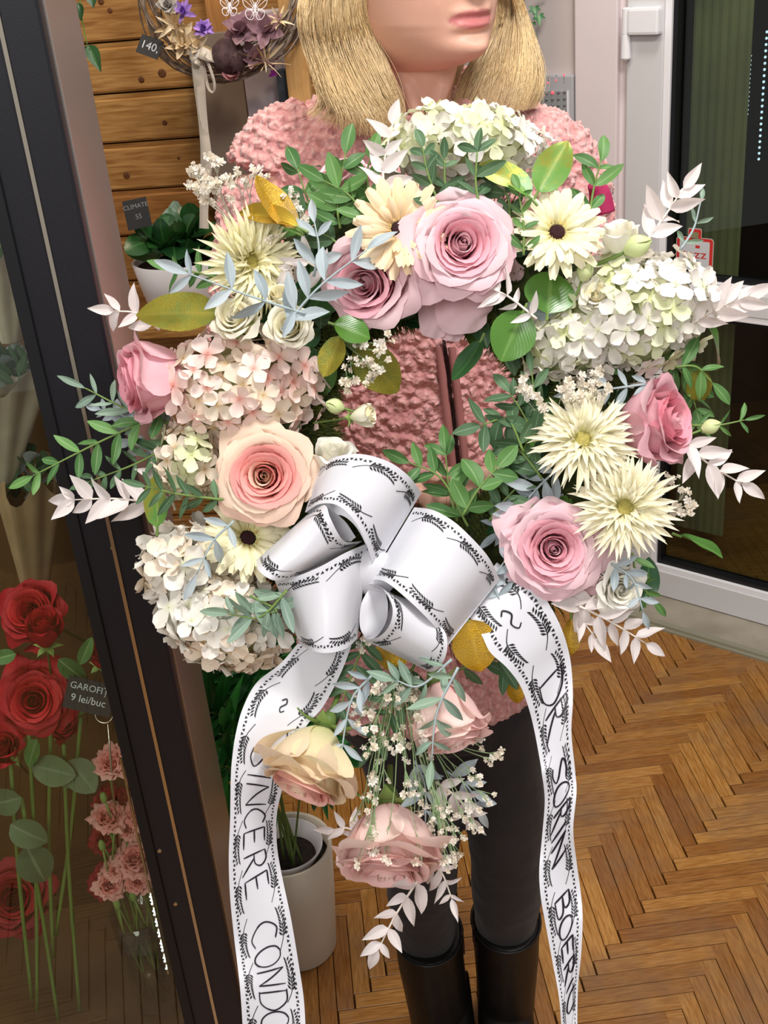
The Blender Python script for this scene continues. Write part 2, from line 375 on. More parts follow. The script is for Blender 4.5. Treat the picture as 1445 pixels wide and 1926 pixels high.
# back wall behind the woman and the pine boarding on the left
WP = at(270, 260, 2.3); WN = Vector((-WDIR.y, WDIR.x, 0)) * -1   # towards the room
if WN.y > 0: WN = -WN
WR = Matrix((WDIR, -WN, Vector((0, 0, 1)))).transposed()
def wall_px(px, py, n=0.0):
    d = ray(px, py); t = ((WP + WN * n - CAM).dot(WN)) / d.dot(WN); return CAM + d * t
bw = MB(); c = WP - WN * 0.06; c.z = 1.3
bw.box(c + WDIR * (-.35), 1.95, 0.08, 2.7, WR); tag(bw.build('wall_back', M['pinegap']), kind='structure')
wb = bpy.data.objects['wall_back']
zs = [wall_px(270, 172)[2], wall_px(270, 266)[2]]; bh = zs[0] - zs[1]
sL = (wall_px(60, 300) - WP).dot(WDIR) - 0.5; sR = (wall_px(560, 300) - WP).dot(WDIR) + 0.05
def board_mesh(L, Hh):
    g = 0.0015; e = 0.004; t = 0.012; x, z = L / 2, Hh / 2 - g
    v = [(-x, t, -z), (x, t, -z), (x, t, z), (-x, t, z), (-x, 0.003, -z), (x, 0.003, -z), (x, 0.003, z), (-x, 0.003, z),
         (-x, 0, -z + e), (x, 0, -z + e), (x, 0, z - e * 3), (-x, 0, z - e * 3), (-x, 0.004, z - e * 2.2), (x, 0.004, z - e * 2.2)]
    f = [(0, 1, 5, 4), (1, 2, 6, 5), (2, 3, 7, 6), (3, 0, 4, 7), (4, 5, 9, 8), (8, 9, 10, 11), (11, 10, 13, 12), (12, 13, 6, 7)]
    return mesh('board', v, f, M['pine'], smooth=False)
bme = board_mesh(sR - sL, bh)
zk = zs[1] - bh * 12
M['knot'] = mat('pine_knot', '4a2810', '6b3f1a', rough=0.6, noise=300)
boards = []
while zk < 2.3:
    c = WP + WDIR * (sL + sR) / 2; c.z = zk + bh / 2
    if c.z > 0.05:
        o = link('board', bme, wb); o.matrix_local = Matrix.Translation(c - wb.location) @ (WR @ Matrix.Rotation(U(-.002, .002), 3, 'Y')).to_4x4(); boards.append((c.z, o))
    zk += bh
kn = [(305, 138, 8), (266, 150, 6), (310, 231, 5), (238, 330, 7), (336, 297, 3), (332, 381, 4), (207, 20, 5), (345, 20, 3), (190, 3, 6)]
for (px, py, r) in kn:
    p = wall_px(px, py)
    k = MB(); r = r * 2.3 / F; R = Matrix((WDIR, Vector((0, 0, 1)), WN)).transposed()
    k.lathe([(0.0, 0.0012), (r * .6, 0.0011), (r, 0.0002)], p, 12, R)
    k.build('knot', M['knot'], wb)
# ================================================================== FLOWER LIBRARY
def petal_grid(fn, nu, nv, name, m):
    vs = []; uv = []; fs = []
    for j in range(nv + 1):
        for i in range(nu + 1):
            u = -1 + 2 * i / nu; v = j / nv
            vs.append(fn(u, v)); uv.append(((u + 1) / 2, v))
    for j in range(nv):
        for i in range(nu):
            a = j * (nu + 1) + i; fs.append((a, a + 1, a + nu + 2, a + nu + 1))
    return mesh(name, vs, fs, m, True, uv)
def ss(a, b, x):
    t = min(max((x - a) / (b - a), 0), 1); return t * t * (3 - 2 * t)
def rose(name, base, axis, R, m_in, m_out, label, cat='rose', group=None, opened=0.6, n=26, tall=1.0, guard=0, ruf=0.0, m_sepal=None, seed=0, spin=0.0, stem=None):
    """R = radius in metres of the blown head; base = point at the centre of the head's mouth"""
    rg = random.Random(seed * 77 + 5); Uu = lambda a, b: a + (b - a) * rg.random()
    hgt = R * 1.25 * tall
    Rm = frame(axis, (math.cos(spin), math.sin(spin), 0.1)); org = Vector(base) - Vector(axis).normalized() * hgt * 0.8
    root = empty(name, org, label, cat, group, rot=Rm)
    for k in range(n):
        s = k / (n - 1); phi = k * 2.39996 + Uu(-.15, .15)
        rc = R * (0.07 + (0.50 + 0.45 * opened) * s ** (0.86 - 0.12 * opened)) * (1.0 if s < .8 else 1 + Uu(-.04, .07))
        zt = hgt * (0.93 + 0.03 * math.sin(s * 2.6) - (0.08 + 0.30 * opened) * s ** 3)
        W = 2.0 * (1 - s) ** 1.2 + 0.80 - 0.06 * s; flare = (0.04 + 0.30 * s) * opened + .05 * s; curl = (0.10 + 0.40 * s) * (0.5 + .6 * opened)
        a1, a2, a3 = Uu(0, 6), Uu(0, 6), Uu(0, 6); tipw = Uu(.0, .10) * s; ecc = Uu(.02, .13) * ss(.1, .5, s); wav = 0.016 + 0.045 * s; lean = Uu(-.06, .06)
        rb = R * 0.10
        def fn(u, v, rc=rc, zt=zt, W=W, flare=flare, curl=curl, a1=a1, a2=a2, a3=a3, phi=phi, s=s, tipw=tipw, wav=wav, lean=lean):
            ve = v * (1 - 0.20 * abs(u) ** 3 + tipw * (1 - abs(u)) ** 2)
            prof = 1 - (1 - min(ve, 1)) ** 2.6
            r = rb + (rc - rb) * prof
            z = zt * (ve ** 1.12)
            lip = max(0, ve - 0.80) / 0.2
            r += R * flare * lip ** 1.6 * 0.55 + R * curl * 0.25 * lip ** 2
            z -= R * curl * 0.55 * lip ** 2.4
            eu = ss(.6, 1, abs(u)) * ss(.35, 1, v)
            r += R * eu * (0.05 + 0.14 * s) * (.4 + opened)
            r += R * wav * math.sin(3.1 * u + a1) * ve ** 2 + R * wav * .5 * math.sin(7 * u + a2) * ve ** 4
            z += R * wav * math.sin(4.2 * u + a3) * ve ** 2
            if ruf: r += R * ruf * math.sin(13 * u + a1) * ve ** 3; z += R * ruf * (math.sin(9 * u + a2) * .8 + .5 * math.sin(23 * u + a3)) * ve ** 4
            w = W * (0.42 + 0.58 * ss(0, .75, v)) * (1 - 0.10 * ss(.8, 1, v))
            an = phi + u * w + lean * ve
            if s < .3: an += 1.3 * ve * (1 - s)
            if s < .22: r *= 1 - .72 * (1 - s / .22) * ss(.45, 1, ve)
            r *= 1 + ecc * math.cos(an - a1)
            return (r * math.cos(an), r * math.sin(an), z)
        q = s + Uu(-.1, .1)
        me = petal_grid(fn, (11 if s > .15 else 13) + (7 if ruf else 0), 9, 'petal', m_in if .16 < q < 0.55 else m_out)
        link('petal', me, root)
    for k in range(guard):
        phi = -PI / 2 + (k - (guard - 1) / 2) * 0.75; a1 = Uu(0, 6)
        def fg(u, v, phi=phi, a1=a1):
            w = 0.62 * (0.35 + 0.65 * ss(0, .6, v)); vv = v * (1 - .12 * abs(u) ** 3)
            r = R * (0.1 + 1.5 * vv); z = hgt * (0.1 + 0.55 * math.sin(vv * 2.2)) - R * .45 * vv ** 3
            an = phi + u * w * (1 - .3 * v)
            return (r * math.cos(an), r * math.sin(an), z + R * .06 * math.sin(4 * u + a1) * v)
        link('petal', petal_grid(fg, 10, 9, 'petal', m_out), root)
    ms = m_sepal or M['sepal']
    for k in range(5):
        phi = k * 2 * PI / 5 + .3; dr = Uu(.7, 1.0)
        def fsp(u, v, phi=phi, dr=dr):
            w = R * 0.17 * math.sin(PI * min(1, v * .82 + .18)) ** .8 * (1 - v ** 2 * .7)
            r = R * (.10 + .62 * dr * v); z = hgt * (-.02 - .18 * v * v + .12 * v)
            c, sn = math.cos(phi), math.sin(phi)
            return (r * c - u * w * sn, r * sn + u * w * c, z - abs(u) * R * .03)
        link('sepal', petal_grid(fsp, 4, 6, 'sepal', ms), root)
    mb = MB(); L = stem or R * .7
    mb.lathe([(0, .02 * R), (.13 * R, .02 * R), (.17 * R, -.12 * R), (.12 * R, -.26 * R), (.055 * R, -.32 * R), (.05 * R, -L), (0, -L)], (0, 0, 0), 12)
    link('stem', mesh('stem', mb.v, mb.f, M['stem']), root)
    return root
LEAVES = {}
def leaf_mesh(kind, var, m):
    key = (kind, var, m.name)
    if key in LEAVES: return LEAVES[key]
    rg = random.Random(hash(var) % 97 + len(kind)); bend = (-.34, -.12, .14, .32)[var % 4]; tw = (.3, -.25, .12, -.1)[var % 4]
    def fn(u, v):
        if kind == 'oval': w = math.sin(PI * min(1, v * .97 + .015)) ** .75 * (1 - .12 * v); fold = .12
        elif kind == 'lance': w = math.sin(PI * min(1, v * .98 + .01)) ** .95 * (1 - .15 * v); fold = .16
        elif kind == 'point': w = math.sin(PI * v ** .72) ** .9 * (1 - v * .35) * 1.15; fold = .22
        elif kind == 'broad': w = max(0, math.sin(PI * min(1, v ** .9 * .985 + .01))) ** .62 * (1 - .08 * v); fold = .14
        elif kind == 'round': w = math.sin(PI * min(1, v * .96 + .02)) ** .5; fold = .06
        else: w = math.sin(PI * v); fold = .1
        if v < .04: w = .06
        x = u * w * .5; z = fold * abs(u) * w * .5 + bend * v * v + tw * u * w * .5 * v + .02 * math.sin(9 * v + var) * u * u
        return (x, v - abs(bend) * .25 * v * v, z)
    nu, nv = (6, 10) if kind in ('broad',) else (4, 7)
    me = petal_grid(fn, nu, nv, 'leaf', m); LEAVES[key] = me; return me
def put_leaf(root, kind, m, base, dirv, nrm, L, Wd, name='leaf', var=None, **kw):
    y = Vector(dirv).normalized(); z = Vector(nrm); z = (z - y * z.dot(y))
    if z.length < 1e-3: z = y.orthogonal()
    z.normalize(); x = y.cross(z)
    R = Matrix((x * Wd, y * L, z * L)).transposed().to_4x4()
    mw = Matrix.Translation(Vector(base) - parent_world(root)) @ R
    return link(name, leaf_mesh(kind, random.randrange(4) if var is None else var, m), root, mw=mw, **kw)
def leaf_material(name, c1, c2, vein, rough=.5, spec=.35, gold=None, trans=.12, sparkle=False):
    m = bpy.data.materials.new(name); m.use_nodes = True; nt = m.node_tree; N = nt.nodes; L = nt.links; b = N['Principled BSDF']
    b.inputs['Roughness'].default_value = rough; b.inputs['Specular IOR Level'].default_value = spec
    tc = N.new('ShaderNodeTexCoord'); sp = N.new('ShaderNodeSeparateXYZ'); L.new(tc.outputs['UV'], sp.inputs[0])
    oi = N.new('ShaderNodeObjectInfo'); x = N.new('ShaderNodeMix'); x.data_type = 'RGBA'; L.new(oi.outputs['Random'], x.inputs[0]); x.inputs[6].default_value = lin(c1); x.inputs[7].default_value = lin(c2)
    d = N.new('ShaderNodeMath'); d.operation = 'SUBTRACT'; L.new(sp.outputs[0], d.inputs[0]); d.inputs[1].default_value = .5
    ab = N.new('ShaderNodeMath'); ab.operation = 'ABSOLUTE'; L.new(d.outputs[0], ab.inputs[0])
    mr = N.new('ShaderNodeMapRange'); mr.inputs[1].default_value = .02; mr.inputs[2].default_value = .06; mr.inputs[3].default_value = .55; mr.inputs[4].default_value = 0; L.new(ab.outputs[0], mr.inputs[0])
    y = N.new('ShaderNodeMix'); y.data_type = 'RGBA'; L.new(mr.outputs[0], y.inputs[0]); L.new(x.outputs[2], y.inputs[6]); y.inputs[7].default_value = lin(vein); cur = y.outputs[2]
    # fine side veins as relief
    wv = N.new('ShaderNodeMath'); wv.operation = 'MULTIPLY_ADD'; L.new(ab.outputs[0], wv.inputs[0]); wv.inputs[1].default_value = -1.0; L.new(sp.outputs[1], wv.inputs[2])
    sn = N.new('ShaderNodeMath'); sn.operation = 'MULTIPLY'; L.new(wv.outputs[0], sn.inputs[0]); sn.inputs[1].default_value = 70
    si = N.new('ShaderNodeMath'); si.operation = 'SINE'; L.new(sn.outputs[0], si.inputs[0])
    bp = N.new('ShaderNodeBump'); bp.inputs['Strength'].default_value = .05 if gold is None else .02; bp.inputs['Distance'].default_value = .0006; L.new(si.outputs[0], bp.inputs['Height']); L.new(bp.outputs[0], b.inputs['Normal'])
    if gold is not None:
        g = N.new('ShaderNodeNewGeometry'); n = N.new('ShaderNodeTexNoise'); n.inputs['Scale'].default_value = 45; n.inputs['Detail'].default_value = 8; n.inputs['Roughness'].default_value = .8; L.new(g.outputs['Position'], n.inputs[0])
        a = N.new('ShaderNodeMath'); a.operation = 'ADD'; L.new(n.outputs[0], a.inputs[0]); gv = N.new('ShaderNodeMath'); gv.operation = 'MULTIPLY'; gv.inputs[1].default_value = gold[1]; L.new(sp.outputs[1], gv.inputs[0]); L.new(gv.outputs[0], a.inputs[1])
        r = N.new('ShaderNodeMapRange'); r.inputs[1].default_value = gold[0]; r.inputs[2].default_value = gold[0] + .25; r.inputs[4].default_value = gold[2]; L.new(a.outputs[0], r.inputs[0])
        z = N.new('ShaderNodeMix'); z.data_type = 'RGBA'; L.new(r.outputs[0], z.inputs[0]); L.new(cur, z.inputs[6]); z.inputs[7].default_value = lin(gold[3]); cur = z.outputs[2]
        L.new(r.outputs[0], b.inputs['Metallic'])
        if sparkle:
            n3 = N.new('ShaderNodeTexNoise'); n3.inputs['Scale'].default_value = 1400; L.new(g.outputs['Position'], n3.inputs[0]); b3 = N.new('ShaderNodeBump'); b3.inputs['Strength'].default_value = .5; b3.inputs['Distance'].default_value = .001
            L.new(n3.outputs[0], b3.inputs['Height']); L.new(bp.outputs[0], b3.inputs['Normal']); L.new(b3.outputs[0], b.inputs['Normal'])
    L.new(cur, b.inputs['Base Color'])
    if trans:
        t = N.new('ShaderNodeBsdfTranslucent'); ms = N.new('ShaderNodeMixShader'); ms.inputs[0].default_value = trans; L.new(cur, t.inputs[0])
        L.new(b.outputs[0], ms.inputs[1]); L.new(t.outputs[0], ms.inputs[2]); L.new(ms.outputs[0], N['Material Output'].inputs[0])
    return m
M['sepal'] = mat('rose_sepal', '7f9f52', '9db869', rough=.55, rand=True, trans=.15)
M['stem'] = mat('green_stem', '6f8a45', rough=.55)
M['green'] = leaf_material('green_leaf', '456f3c', '64904c', '9ab87c', .5)
M['green2'] = leaf_material('dusky_green_leaf', '41603f', '5d7c58', '8ba686', .6)
M['dark'] = leaf_material('dark_leaf', '1d4426', '2f5c2c', '4c7a40', .35, .5)
M['silver'] = leaf_material('silvery_blue_leaf', '9aa8ae', 'b4bec2', 'c6ced0', .55, .35)
M['silver2'] = leaf_material('frosted_green_leaf', '8ba48c', '7f9788', 'bccbbc', .55, .35)
M['bleach'] = leaf_material('bleached_leaf', 'e4dad6', 'ece4e2', 'f4f0ee', .5, .3, trans=.25)
M['olive_leaf'] = leaf_material('broad_green_leaf', '426f28', '5a8a34', '7da055', .28, .6)
M['gold'] = leaf_material('gold_painted_leaf', '4c7a2c', '5d8a34', '9a9a4a', .38, .5, gold=(.30, .30, .92, 'c9a23a'), trans=0)
M['gold2'] = leaf_material('half_gold_leaf', '568a34', '6f9c44', '9ab06a', .38, .5, gold=(.52, .12, .9, 'b89a3c'), trans=0)
M['gold3'] = leaf_material('gold_glitter_leaf', '8c6c1c', '9c7a24', 'b89838', .35, .6, gold=(.42, .12, .95, 'd2a52c'), trans=0, sparkle=True)
M['golddark'] = leaf_material('gold_dusted_leaf', '4f6d1e', '5c7422', '8a8a3a', .42, .5, gold=(.35, .15, .55, 'a08426'), trans=0, sparkle=True)
def sprig(name, pts, kind, m, L, Wd, gap, label, group=None, h=0.0, r=0.0011, mstem=None, pairs=True, ang=.9, h2=None, tip=True, cat='foliage sprig', skip=0.0, jl=.2, up=.35, world=None):
    """leafy sprig along a pixel path in the wreath plane; L, Wd, gap in pixels"""
    h2 = h if h2 is None else h2; n = len(pts)
    W = world or [P(p[0], p[1], h + (h2 - h) * i / (n - 1)) for i, p in enumerate(pts)]
    C = spline(W, 14); tot = sum((C[i + 1] - C[i]).length for i in range(13))
    root = empty(name, C[0], label, cat, group)
    k = S(1, pts[0][1] if pts else 800) if world is None else world_k
    MB().tube(C, r, 5, r * .5).build('stem', mstem or M['stem'], root, smooth=True)
    g = gap * k; s = skip * tot + g * .4; side = 1
    while s < tot:
        f = s / tot * 13; i = min(int(f), 12); p = C[i].lerp(C[i + 1], f - i); t = (C[i + 1] - C[i]).normalized()
        x = t.cross(FW).normalized()
        for sd in ((1, -1) if pairs else (side,)):
            a = ang * U(.62, 1.35); d = t * math.cos(a) + x * sd * math.sin(a) - FW * U(-.45, up + .1)
            nn = (-FW + t * U(-.8, .5) + x * U(-.8, .8)).normalized(); sc = U(1 - jl * 1.3, 1 + jl) * (1 - .25 * (s / tot) ** 3)
            put_leaf(root, kind, m, p, d, nn, L * k * sc, Wd * k * sc)
        side = -side; s += g * U(.85, 1.15)
    if tip:
        t = (C[-1] - C[-2]).normalized(); put_leaf(root, kind, m, C[-1], t, -FW + RT * U(-.4, .4), L * k * .9, Wd * k * .9)
    return root
world_k = 1 / F
def gerbera(base, axis, R, label, mp, md, spider=False, group=None, seed=0, dark=True, droop=.12, cat='gerbera', half=None):
    rg = random.Random(seed + 31); Uu = lambda a, b: a + (b - a) * rg.random()
    root = empty('spider_gerbera' if spider else 'gerbera', Vector(base), label, cat, group, rot=frame(axis, UP))
    vars_ = []
    for v_ in range(4):
        b0, b1, ph = Uu(-.10, .1), Uu(.06, .2), Uu(0, 6)
        def fn(u, v, b0=b0, b1=b1, ph=ph):
            if spider:
                w = .052 * (1 - v ** 4) ** .8 * (.6 + .6 * math.sin(PI * min(1, v * .9 + .1))) ; z = b1 * math.sin(v * 2.6) - b0 * v * v + .12 * abs(u) * w * 8
                x = u * w + .03 * math.sin(v * 4 + ph) * v
            else:
                w = .128 * (math.sin(PI * min(1, .10 + v * .84)) ** .6) * (.62 + .5 * v); z = b1 * math.sin(v * 2.3) * .8 - b0 * v * v + .030 * math.cos(u * 4.6) - .05 * u * u
                x = u * w
            if not spider and v > .99: w2 = 0
            return (x, v, z)
        vars_.append(petal_grid(fn, 4, 7, 'petal', mp))
    rings = [(34, 1.0, .16, -.02), (34, .95, .26, .0), (32, .80, .42, .02), (26, .6, .6, .03), (16, .42, .75, .04)] if spider else [(19, 1.0, .10, 0), (19, .92, .26, .03), (15, .56, .42, .02)]
    for (n, L, el, z0) in rings:
        for k in range(n):
            a = 2 * PI * (k + Uu(-.2, .2)) / n + L * 3
            if half and math.cos(a - half[0]) < half[1]: continue
            e = el + Uu(-.10, .12) - droop; l = L * R * Uu(.86, 1.06) * .82; r0 = R * (.14 if spider else .17)
            d = Vector((math.cos(a) * math.cos(e), math.sin(a) * math.cos(e), math.sin(e)))
            x = Vector((-math.sin(a), math.cos(a), 0)); x = (x + Vector((0, 0, Uu(-.35, .35)))).normalized(); nrm = x.cross(d).normalized(); x = d.cross(nrm)
            if nrm.z < 0: nrm = -nrm; x = -x
            Rm = Matrix((x * R * (1.0 if spider else (1.0 if L > .6 else .8)), d * l, nrm * R * .8)).transposed().to_4x4()
            link('petal', vars_[rg.randrange(4)], root, mw=Matrix.Translation(Vector((math.cos(a) * r0, math.sin(a) * r0, z0 * R))) @ Rm)
    dm = MB(); c = (0, 0, 0); dr = R * (.15 if dark else .2)
    dm.lathe([(0, R * .07), (dr * .5, R * .085), (dr, R * .04), (dr * 1.1, -R * .02), (R * .12, -R * .14), (0, -R * .16)], c, 20)
    link('flower_disc', mesh('flower_disc', dm.v, dm.f, M['eye'] if dark else M['disc']), root)
    rm = MB(); lo, hi = (.16, .30) if dark else (.02, .26)
    for k in range(260 if dark else 300):
        rr = R * math.sqrt(lo * lo + (hi * hi - lo * lo) * Uu(0, 1)); a = Uu(0, 2 * PI); q = R * .013; hh = R * Uu(.05, .12); p = Vector((rr * math.cos(a), rr * math.sin(a), R * .02)); o = Vector((math.cos(a), math.sin(a), 0)) * R * .02
        rm.add([p + Vector((q, 0, 0)), p + Vector((-q * .5, q * .87, 0)), p + Vector((-q * .5, -q * .87, 0)), p + o + Vector((0, 0, hh))], [(0, 1, 3), (1, 2, 3), (2, 0, 3)])
    link('stamens', mesh('stamens', rm.v, rm.f, md), root, kind='stuff')
    st = MB().tube([(0, 0, -R * .1), (0, 0, -R * .6)], R * .05, 8); link('stem', mesh('stem', st.v, st.f, M['stem']), root)
    return root
M['eye'] = mat('dark_flower_eye', '2a0f14', '3a1a1c', rough=.9, noise=600, bump=.6, bscale=900)
M['disc'] = mat('yellow_green_disc', 'b9ae62', 'a89c50', rough=.9, noise=500, bump=.8, bscale=900)
M['stamen'] = mat('cream_stamens', 'e2cf86', 'd9b96a', rough=.7, noise=300)
M['stamen2'] = mat('olive_stamens', 'c6bd7c', rough=.7)
FLV = {}
def floret_mesh(m, v, R=1.0):
    if (m.name, v) in FLV: return FLV[(m.name, v)]
    rg = random.Random(v * 13 + 3); vs = []; uv = []; fs = []
    for k in range(4):
        a = k * PI / 2 + rg.uniform(-.12, .12); cup = rg.uniform(.0, .34); sc = rg.uniform(.88, 1.1); tw = rg.uniform(-.35, .35)
        nu, nv = 4, 4; b = len(vs)
        for j in range(nv + 1):
            for i in range(nu + 1):
                u = -1 + 2 * i / nu; t = j / nv; w = .50 * math.sin(PI * (.10 + .82 * t)) ** .55 * (.35 + .75 * t if t < .8 else .95)
                x = u * w * sc; y = (.05 + .95 * t) * sc * (1 - .10 * abs(u) ** 3 * t); z = cup * t * t - .10 * (1 - u * u) * t + tw * u * w * t + .05 * math.sin(5 * u + v + k) * t
                vs.append((x * math.cos(a) - y * math.sin(a), x * math.sin(a) + y * math.cos(a), z + .01 * k)); uv.append(((u + 1) / 2, t))
        for j in range(nv):
            for i in range(nu):
                q = b + j * (nu + 1) + i; fs.append((q, q + 1, q + nu + 2, q + nu + 1))
    b = len(vs)
    for i in range(6): vs.append((.06 * math.cos(i), .06 * math.sin(i), .03)); uv.append((.5, .0))
    vs.append((0, 0, .09)); uv.append((.5, 0)); vs.append((0, 0, -.7)); uv.append((.5, 0))
    for i in range(6): fs.append((b + i, b + (i + 1) % 6, b + 6)); 
    for i in range(0, 6, 2): fs.append((b + i, b + (i + 2) % 6, b + 7))
    me = mesh('floret', vs, fs, m, True, uv); FLV[(m.name, v)] = me; return me
def hydrangea(px, py, rx, ry, dome, label, mats_, n=70, fs=25, group='hydrangea heads in the wreath', h=0.01, rot=0.0, seed=1, mixf=None, squash=None, cover=1.05):
    """dome of four-petalled florets; rx, ry, fs in pixels, dome and h in metres"""
    n = int(n * .62); fs *= 1.27; rg = random.Random(seed); k = S(1, py); c = P(px, py, h)
    root = empty('hydrangea', c, label, 'hydrangea', group)
    cr, sr = math.cos(rot), math.sin(rot)
    core = MB(); core.ball((0, 0, 0), 1, 18, 12)
    A = RT * cr + UP * sr; B = -RT * sr + UP * cr
    core.v = [A * v[0] * rx * k * .84 + B * v[1] * ry * k * .84 - FW * (v[2] * dome * .72) for v in core.v]
    link('flower_stalks', mesh('flower_stalks', core.v, core.f, M['core']), root)
    pts = []
    for i in range(n):
        z = 1 - (i + .5) / n * cover; r = math.sqrt(max(0, 1 - z * z)); a = i * 2.39996
        x, y = r * math.cos(a) + rg.uniform(-.05, .05), r * math.sin(a) + rg.uniform(-.05, .05)
        j = rg.uniform(.86, 1.08)
        p = (A * x * rx * k + B * y * ry * k - FW * (z * dome)) * j
        nr = (A * x / rx + B * y / ry - FW * (z * k / dome)).normalized(); nr = (nr + Vector((rg.uniform(-.28, .28), rg.uniform(-.28, .28), rg.uniform(-.28, .28)))).normalized()
        m = mats_[rg.randrange(len(mats_))] if mixf is None else mixf(x, y, rg)
        s = fs * k * rg.uniform(.82, 1.18)
        o = link('floret', floret_mesh(m, rg.randrange(6)), root, mw=Matrix.Translation(p) @ (frame(nr, (rg.uniform(-1, 1), rg.uniform(-1, 1), rg.uniform(-1, 1))).to_4x4() @ Matrix.Scale(s, 4)))
    return root
M['core'] = mat('pale_green_stalks', '9fae72', 'c3c99a', rough=.8, noise=200)
M['hy_white'] = mat('white_floret', 'f2eee6', 'ebe6dc', rough=.6, rand=True, grad=('e2e4c0', 6.0), trans=.15, spec=.2)
M['hy_green'] = mat('greenish_floret', 'f0f1d4', 'e6eac0', rough=.6, rand=True, grad=('d4da9c', 3.5), trans=.15, spec=.2)
M['hy_blush'] = mat('blush_floret', 'f8e4dc', 'f6dcd2', rough=.6, rand=True, grad=('f0a898', 4.5), trans=.15, spec=.2)
M['hy_ivory'] = mat('ivory_floret', 'f4e8d4', 'f0dfcc', rough=.6, rand=True, grad=('dcc090', 5.0), trans=.15, spec=.2)
BL = {}
def blossom_mesh(m, v):
    if (m.name, v) in BL: return BL[(m.name, v)]
    rg = random.Random(v + 9); vs = []; fs = []
    for k in range(11):
        a = k * 2.4; e = (k / 11) * 1.35; d = Vector((math.cos(a) * math.cos(e), math.sin(a) * math.cos(e), math.sin(e) * 1.0)); x = Vector((-math.sin(a), math.cos(a), rg.uniform(-.5, .5))).normalized(); b = len(vs)
        vs += [d * .1, d * .7 + x * .32 + Vector((0, 0, rg.uniform(-.1, .2))), d * 1.0 + Vector((0, 0, rg.uniform(-.1, .2))), d * .7 - x * .32]; fs.append((b, b + 1, b + 2, b + 3))
    b = len(vs); vs += [(.18, 0, -.1), (-.09, .16, -.1), (-.09, -.16, -.1), (0, 0, -.9), (0, 0, .2)]; fs += [(b, b + 1, b + 3), (b + 1, b + 2, b + 3), (b + 2, b, b + 3), (b, b + 1, b + 4), (b + 1, b + 2, b + 4), (b + 2, b, b + 4)]
    me = mesh('blossom', vs, fs, m, True); BL[(m.name, v)] = me; return me
M['gyp'] = mat('babys_breath_white', 'faf6ee', 'eee3cf', rough=.6, rand=True, trans=.2)
M['gypstem'] = mat('babys_breath_stem', '8ea878', rough=.6)
M['gypstem2'] = mat('dry_pale_stem', 'c3c0ae', rough=.6)
def gyps(root_px, tips, label, size=8, h=0.03, mst=None, seed=0, sub=3, spread=26, group="baby's breath sprays in the wreath"):
    """baby's breath: branching stems from one pixel to many tips, a few blossoms round every tip"""
    rg = random.Random(seed + 3); k = S(1, root_px[1]); p0 = P(root_px[0], root_px[1], h * .4)
    root = empty('babys_breath', p0, label, "baby's breath", group); st = MB()
    for (x, y) in tips:
        hh = h + rg.uniform(-.008, .012); q = P(x, y, hh)
        mid = p0.lerp(q, .55) + RT * rg.uniform(-.006, .006) + UP * rg.uniform(-.004, .004)
        st.tube(spline([p0, mid, q], 6), .0005, 4, .0003, cap=False)
        for j in range(sub):
            e = q + RT * rg.uniform(-spread, spread) * k * .8 + UP * rg.uniform(-spread, spread) * k * .8 - FW * rg.uniform(-.006, .008)
            st.tube([mid.lerp(q, .7), e], .00035, 3, .00025, cap=False)
            nr = (-FW + RT * rg.uniform(-1, 1) + UP * rg.uniform(-.8, .8)).normalized(); s = size * k * rg.uniform(.55, 1.15)
            link('blossom', blossom_mesh(M['gyp'], rg.randrange(4)), root, mw=Matrix.Translation(e - p0) @ frame(nr, (rg.uniform(-1, 1), 1, .2)).to_4x4() @ Matrix.Scale(s, 4))
    st.build('stems', mst or M['gypstem'], root, smooth=True, kind='stuff')
    return root
FONTC = {}
def text_mesh(txt, size, m, name='lettering', depth=0.0):
    cu = bpy.data.curves.new('t', 'FONT'); cu.body = txt; cu.size = size; cu.align_x = 'CENTER'; cu.align_y = 'CENTER'; cu.extrude = depth; cu.resolution_u = 3
    o = bpy.data.objects.new('t', cu); me = bpy.data.meshes.new_from_object(o); bpy.data.objects.remove(o); me.name = name
    me.materials.clear(); me.materials.append(m); return me
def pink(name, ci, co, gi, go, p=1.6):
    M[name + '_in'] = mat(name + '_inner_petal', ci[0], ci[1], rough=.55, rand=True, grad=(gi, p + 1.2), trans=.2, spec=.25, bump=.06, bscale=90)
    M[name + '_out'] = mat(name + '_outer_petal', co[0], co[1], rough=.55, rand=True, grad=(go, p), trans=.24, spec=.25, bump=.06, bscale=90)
# ================================================================== THINGS BEHIND AND BESIDE THE WOMAN
M['blacklabel'] = mat('black_card', '15161a', rough=.6); M['chalk'] = mat('chalk_marker', 'c4c8cc', rough=.6); M['chalk_dim'] = mat('dim_chalk_marker', '82868a', rough=.6)
M['potwhite'] = mat('white_glazed_pot', 'dcd9dc', rough=.35); M['potcream'] = mat('cream_plastic_pot', 'e2d8c6', rough=.5)
M['soil'] = mat('dark_soil', '17120e', '2b211a', rough=.95, noise=90, bump=.8, bscale=300)
M['darkleaf'] = leaf_material('kalanchoe_leaf', '24512a', '33682f', '4d8a44', .3, .6); M['palm'] = leaf_material('palm_leaflet', '1f5a2a', '3a8a3c', '4f9a4c', .35, .5)
M['ivy'] = leaf_material('ivy_leaf', '2c6a36', '3e8040', '7ab070', .4, .5); M['vine'] = mat('brown_vine', '4a3626', rough=.7)
M['led'] = mat('led_light', 'f4fbff', emit=3.5); M['redled'] = mat('red_indicator', 'ff4a52', emit=1.6); M['key'] = mat('grey_rubber_key', '75777a', rough=.6); M['keypad'] = mat('grey_plastic_keypad', 'b8b8bd', rough=.45); M['keypad2'] = mat('grey_keypad_field', '9a9c9e', rough=.5)
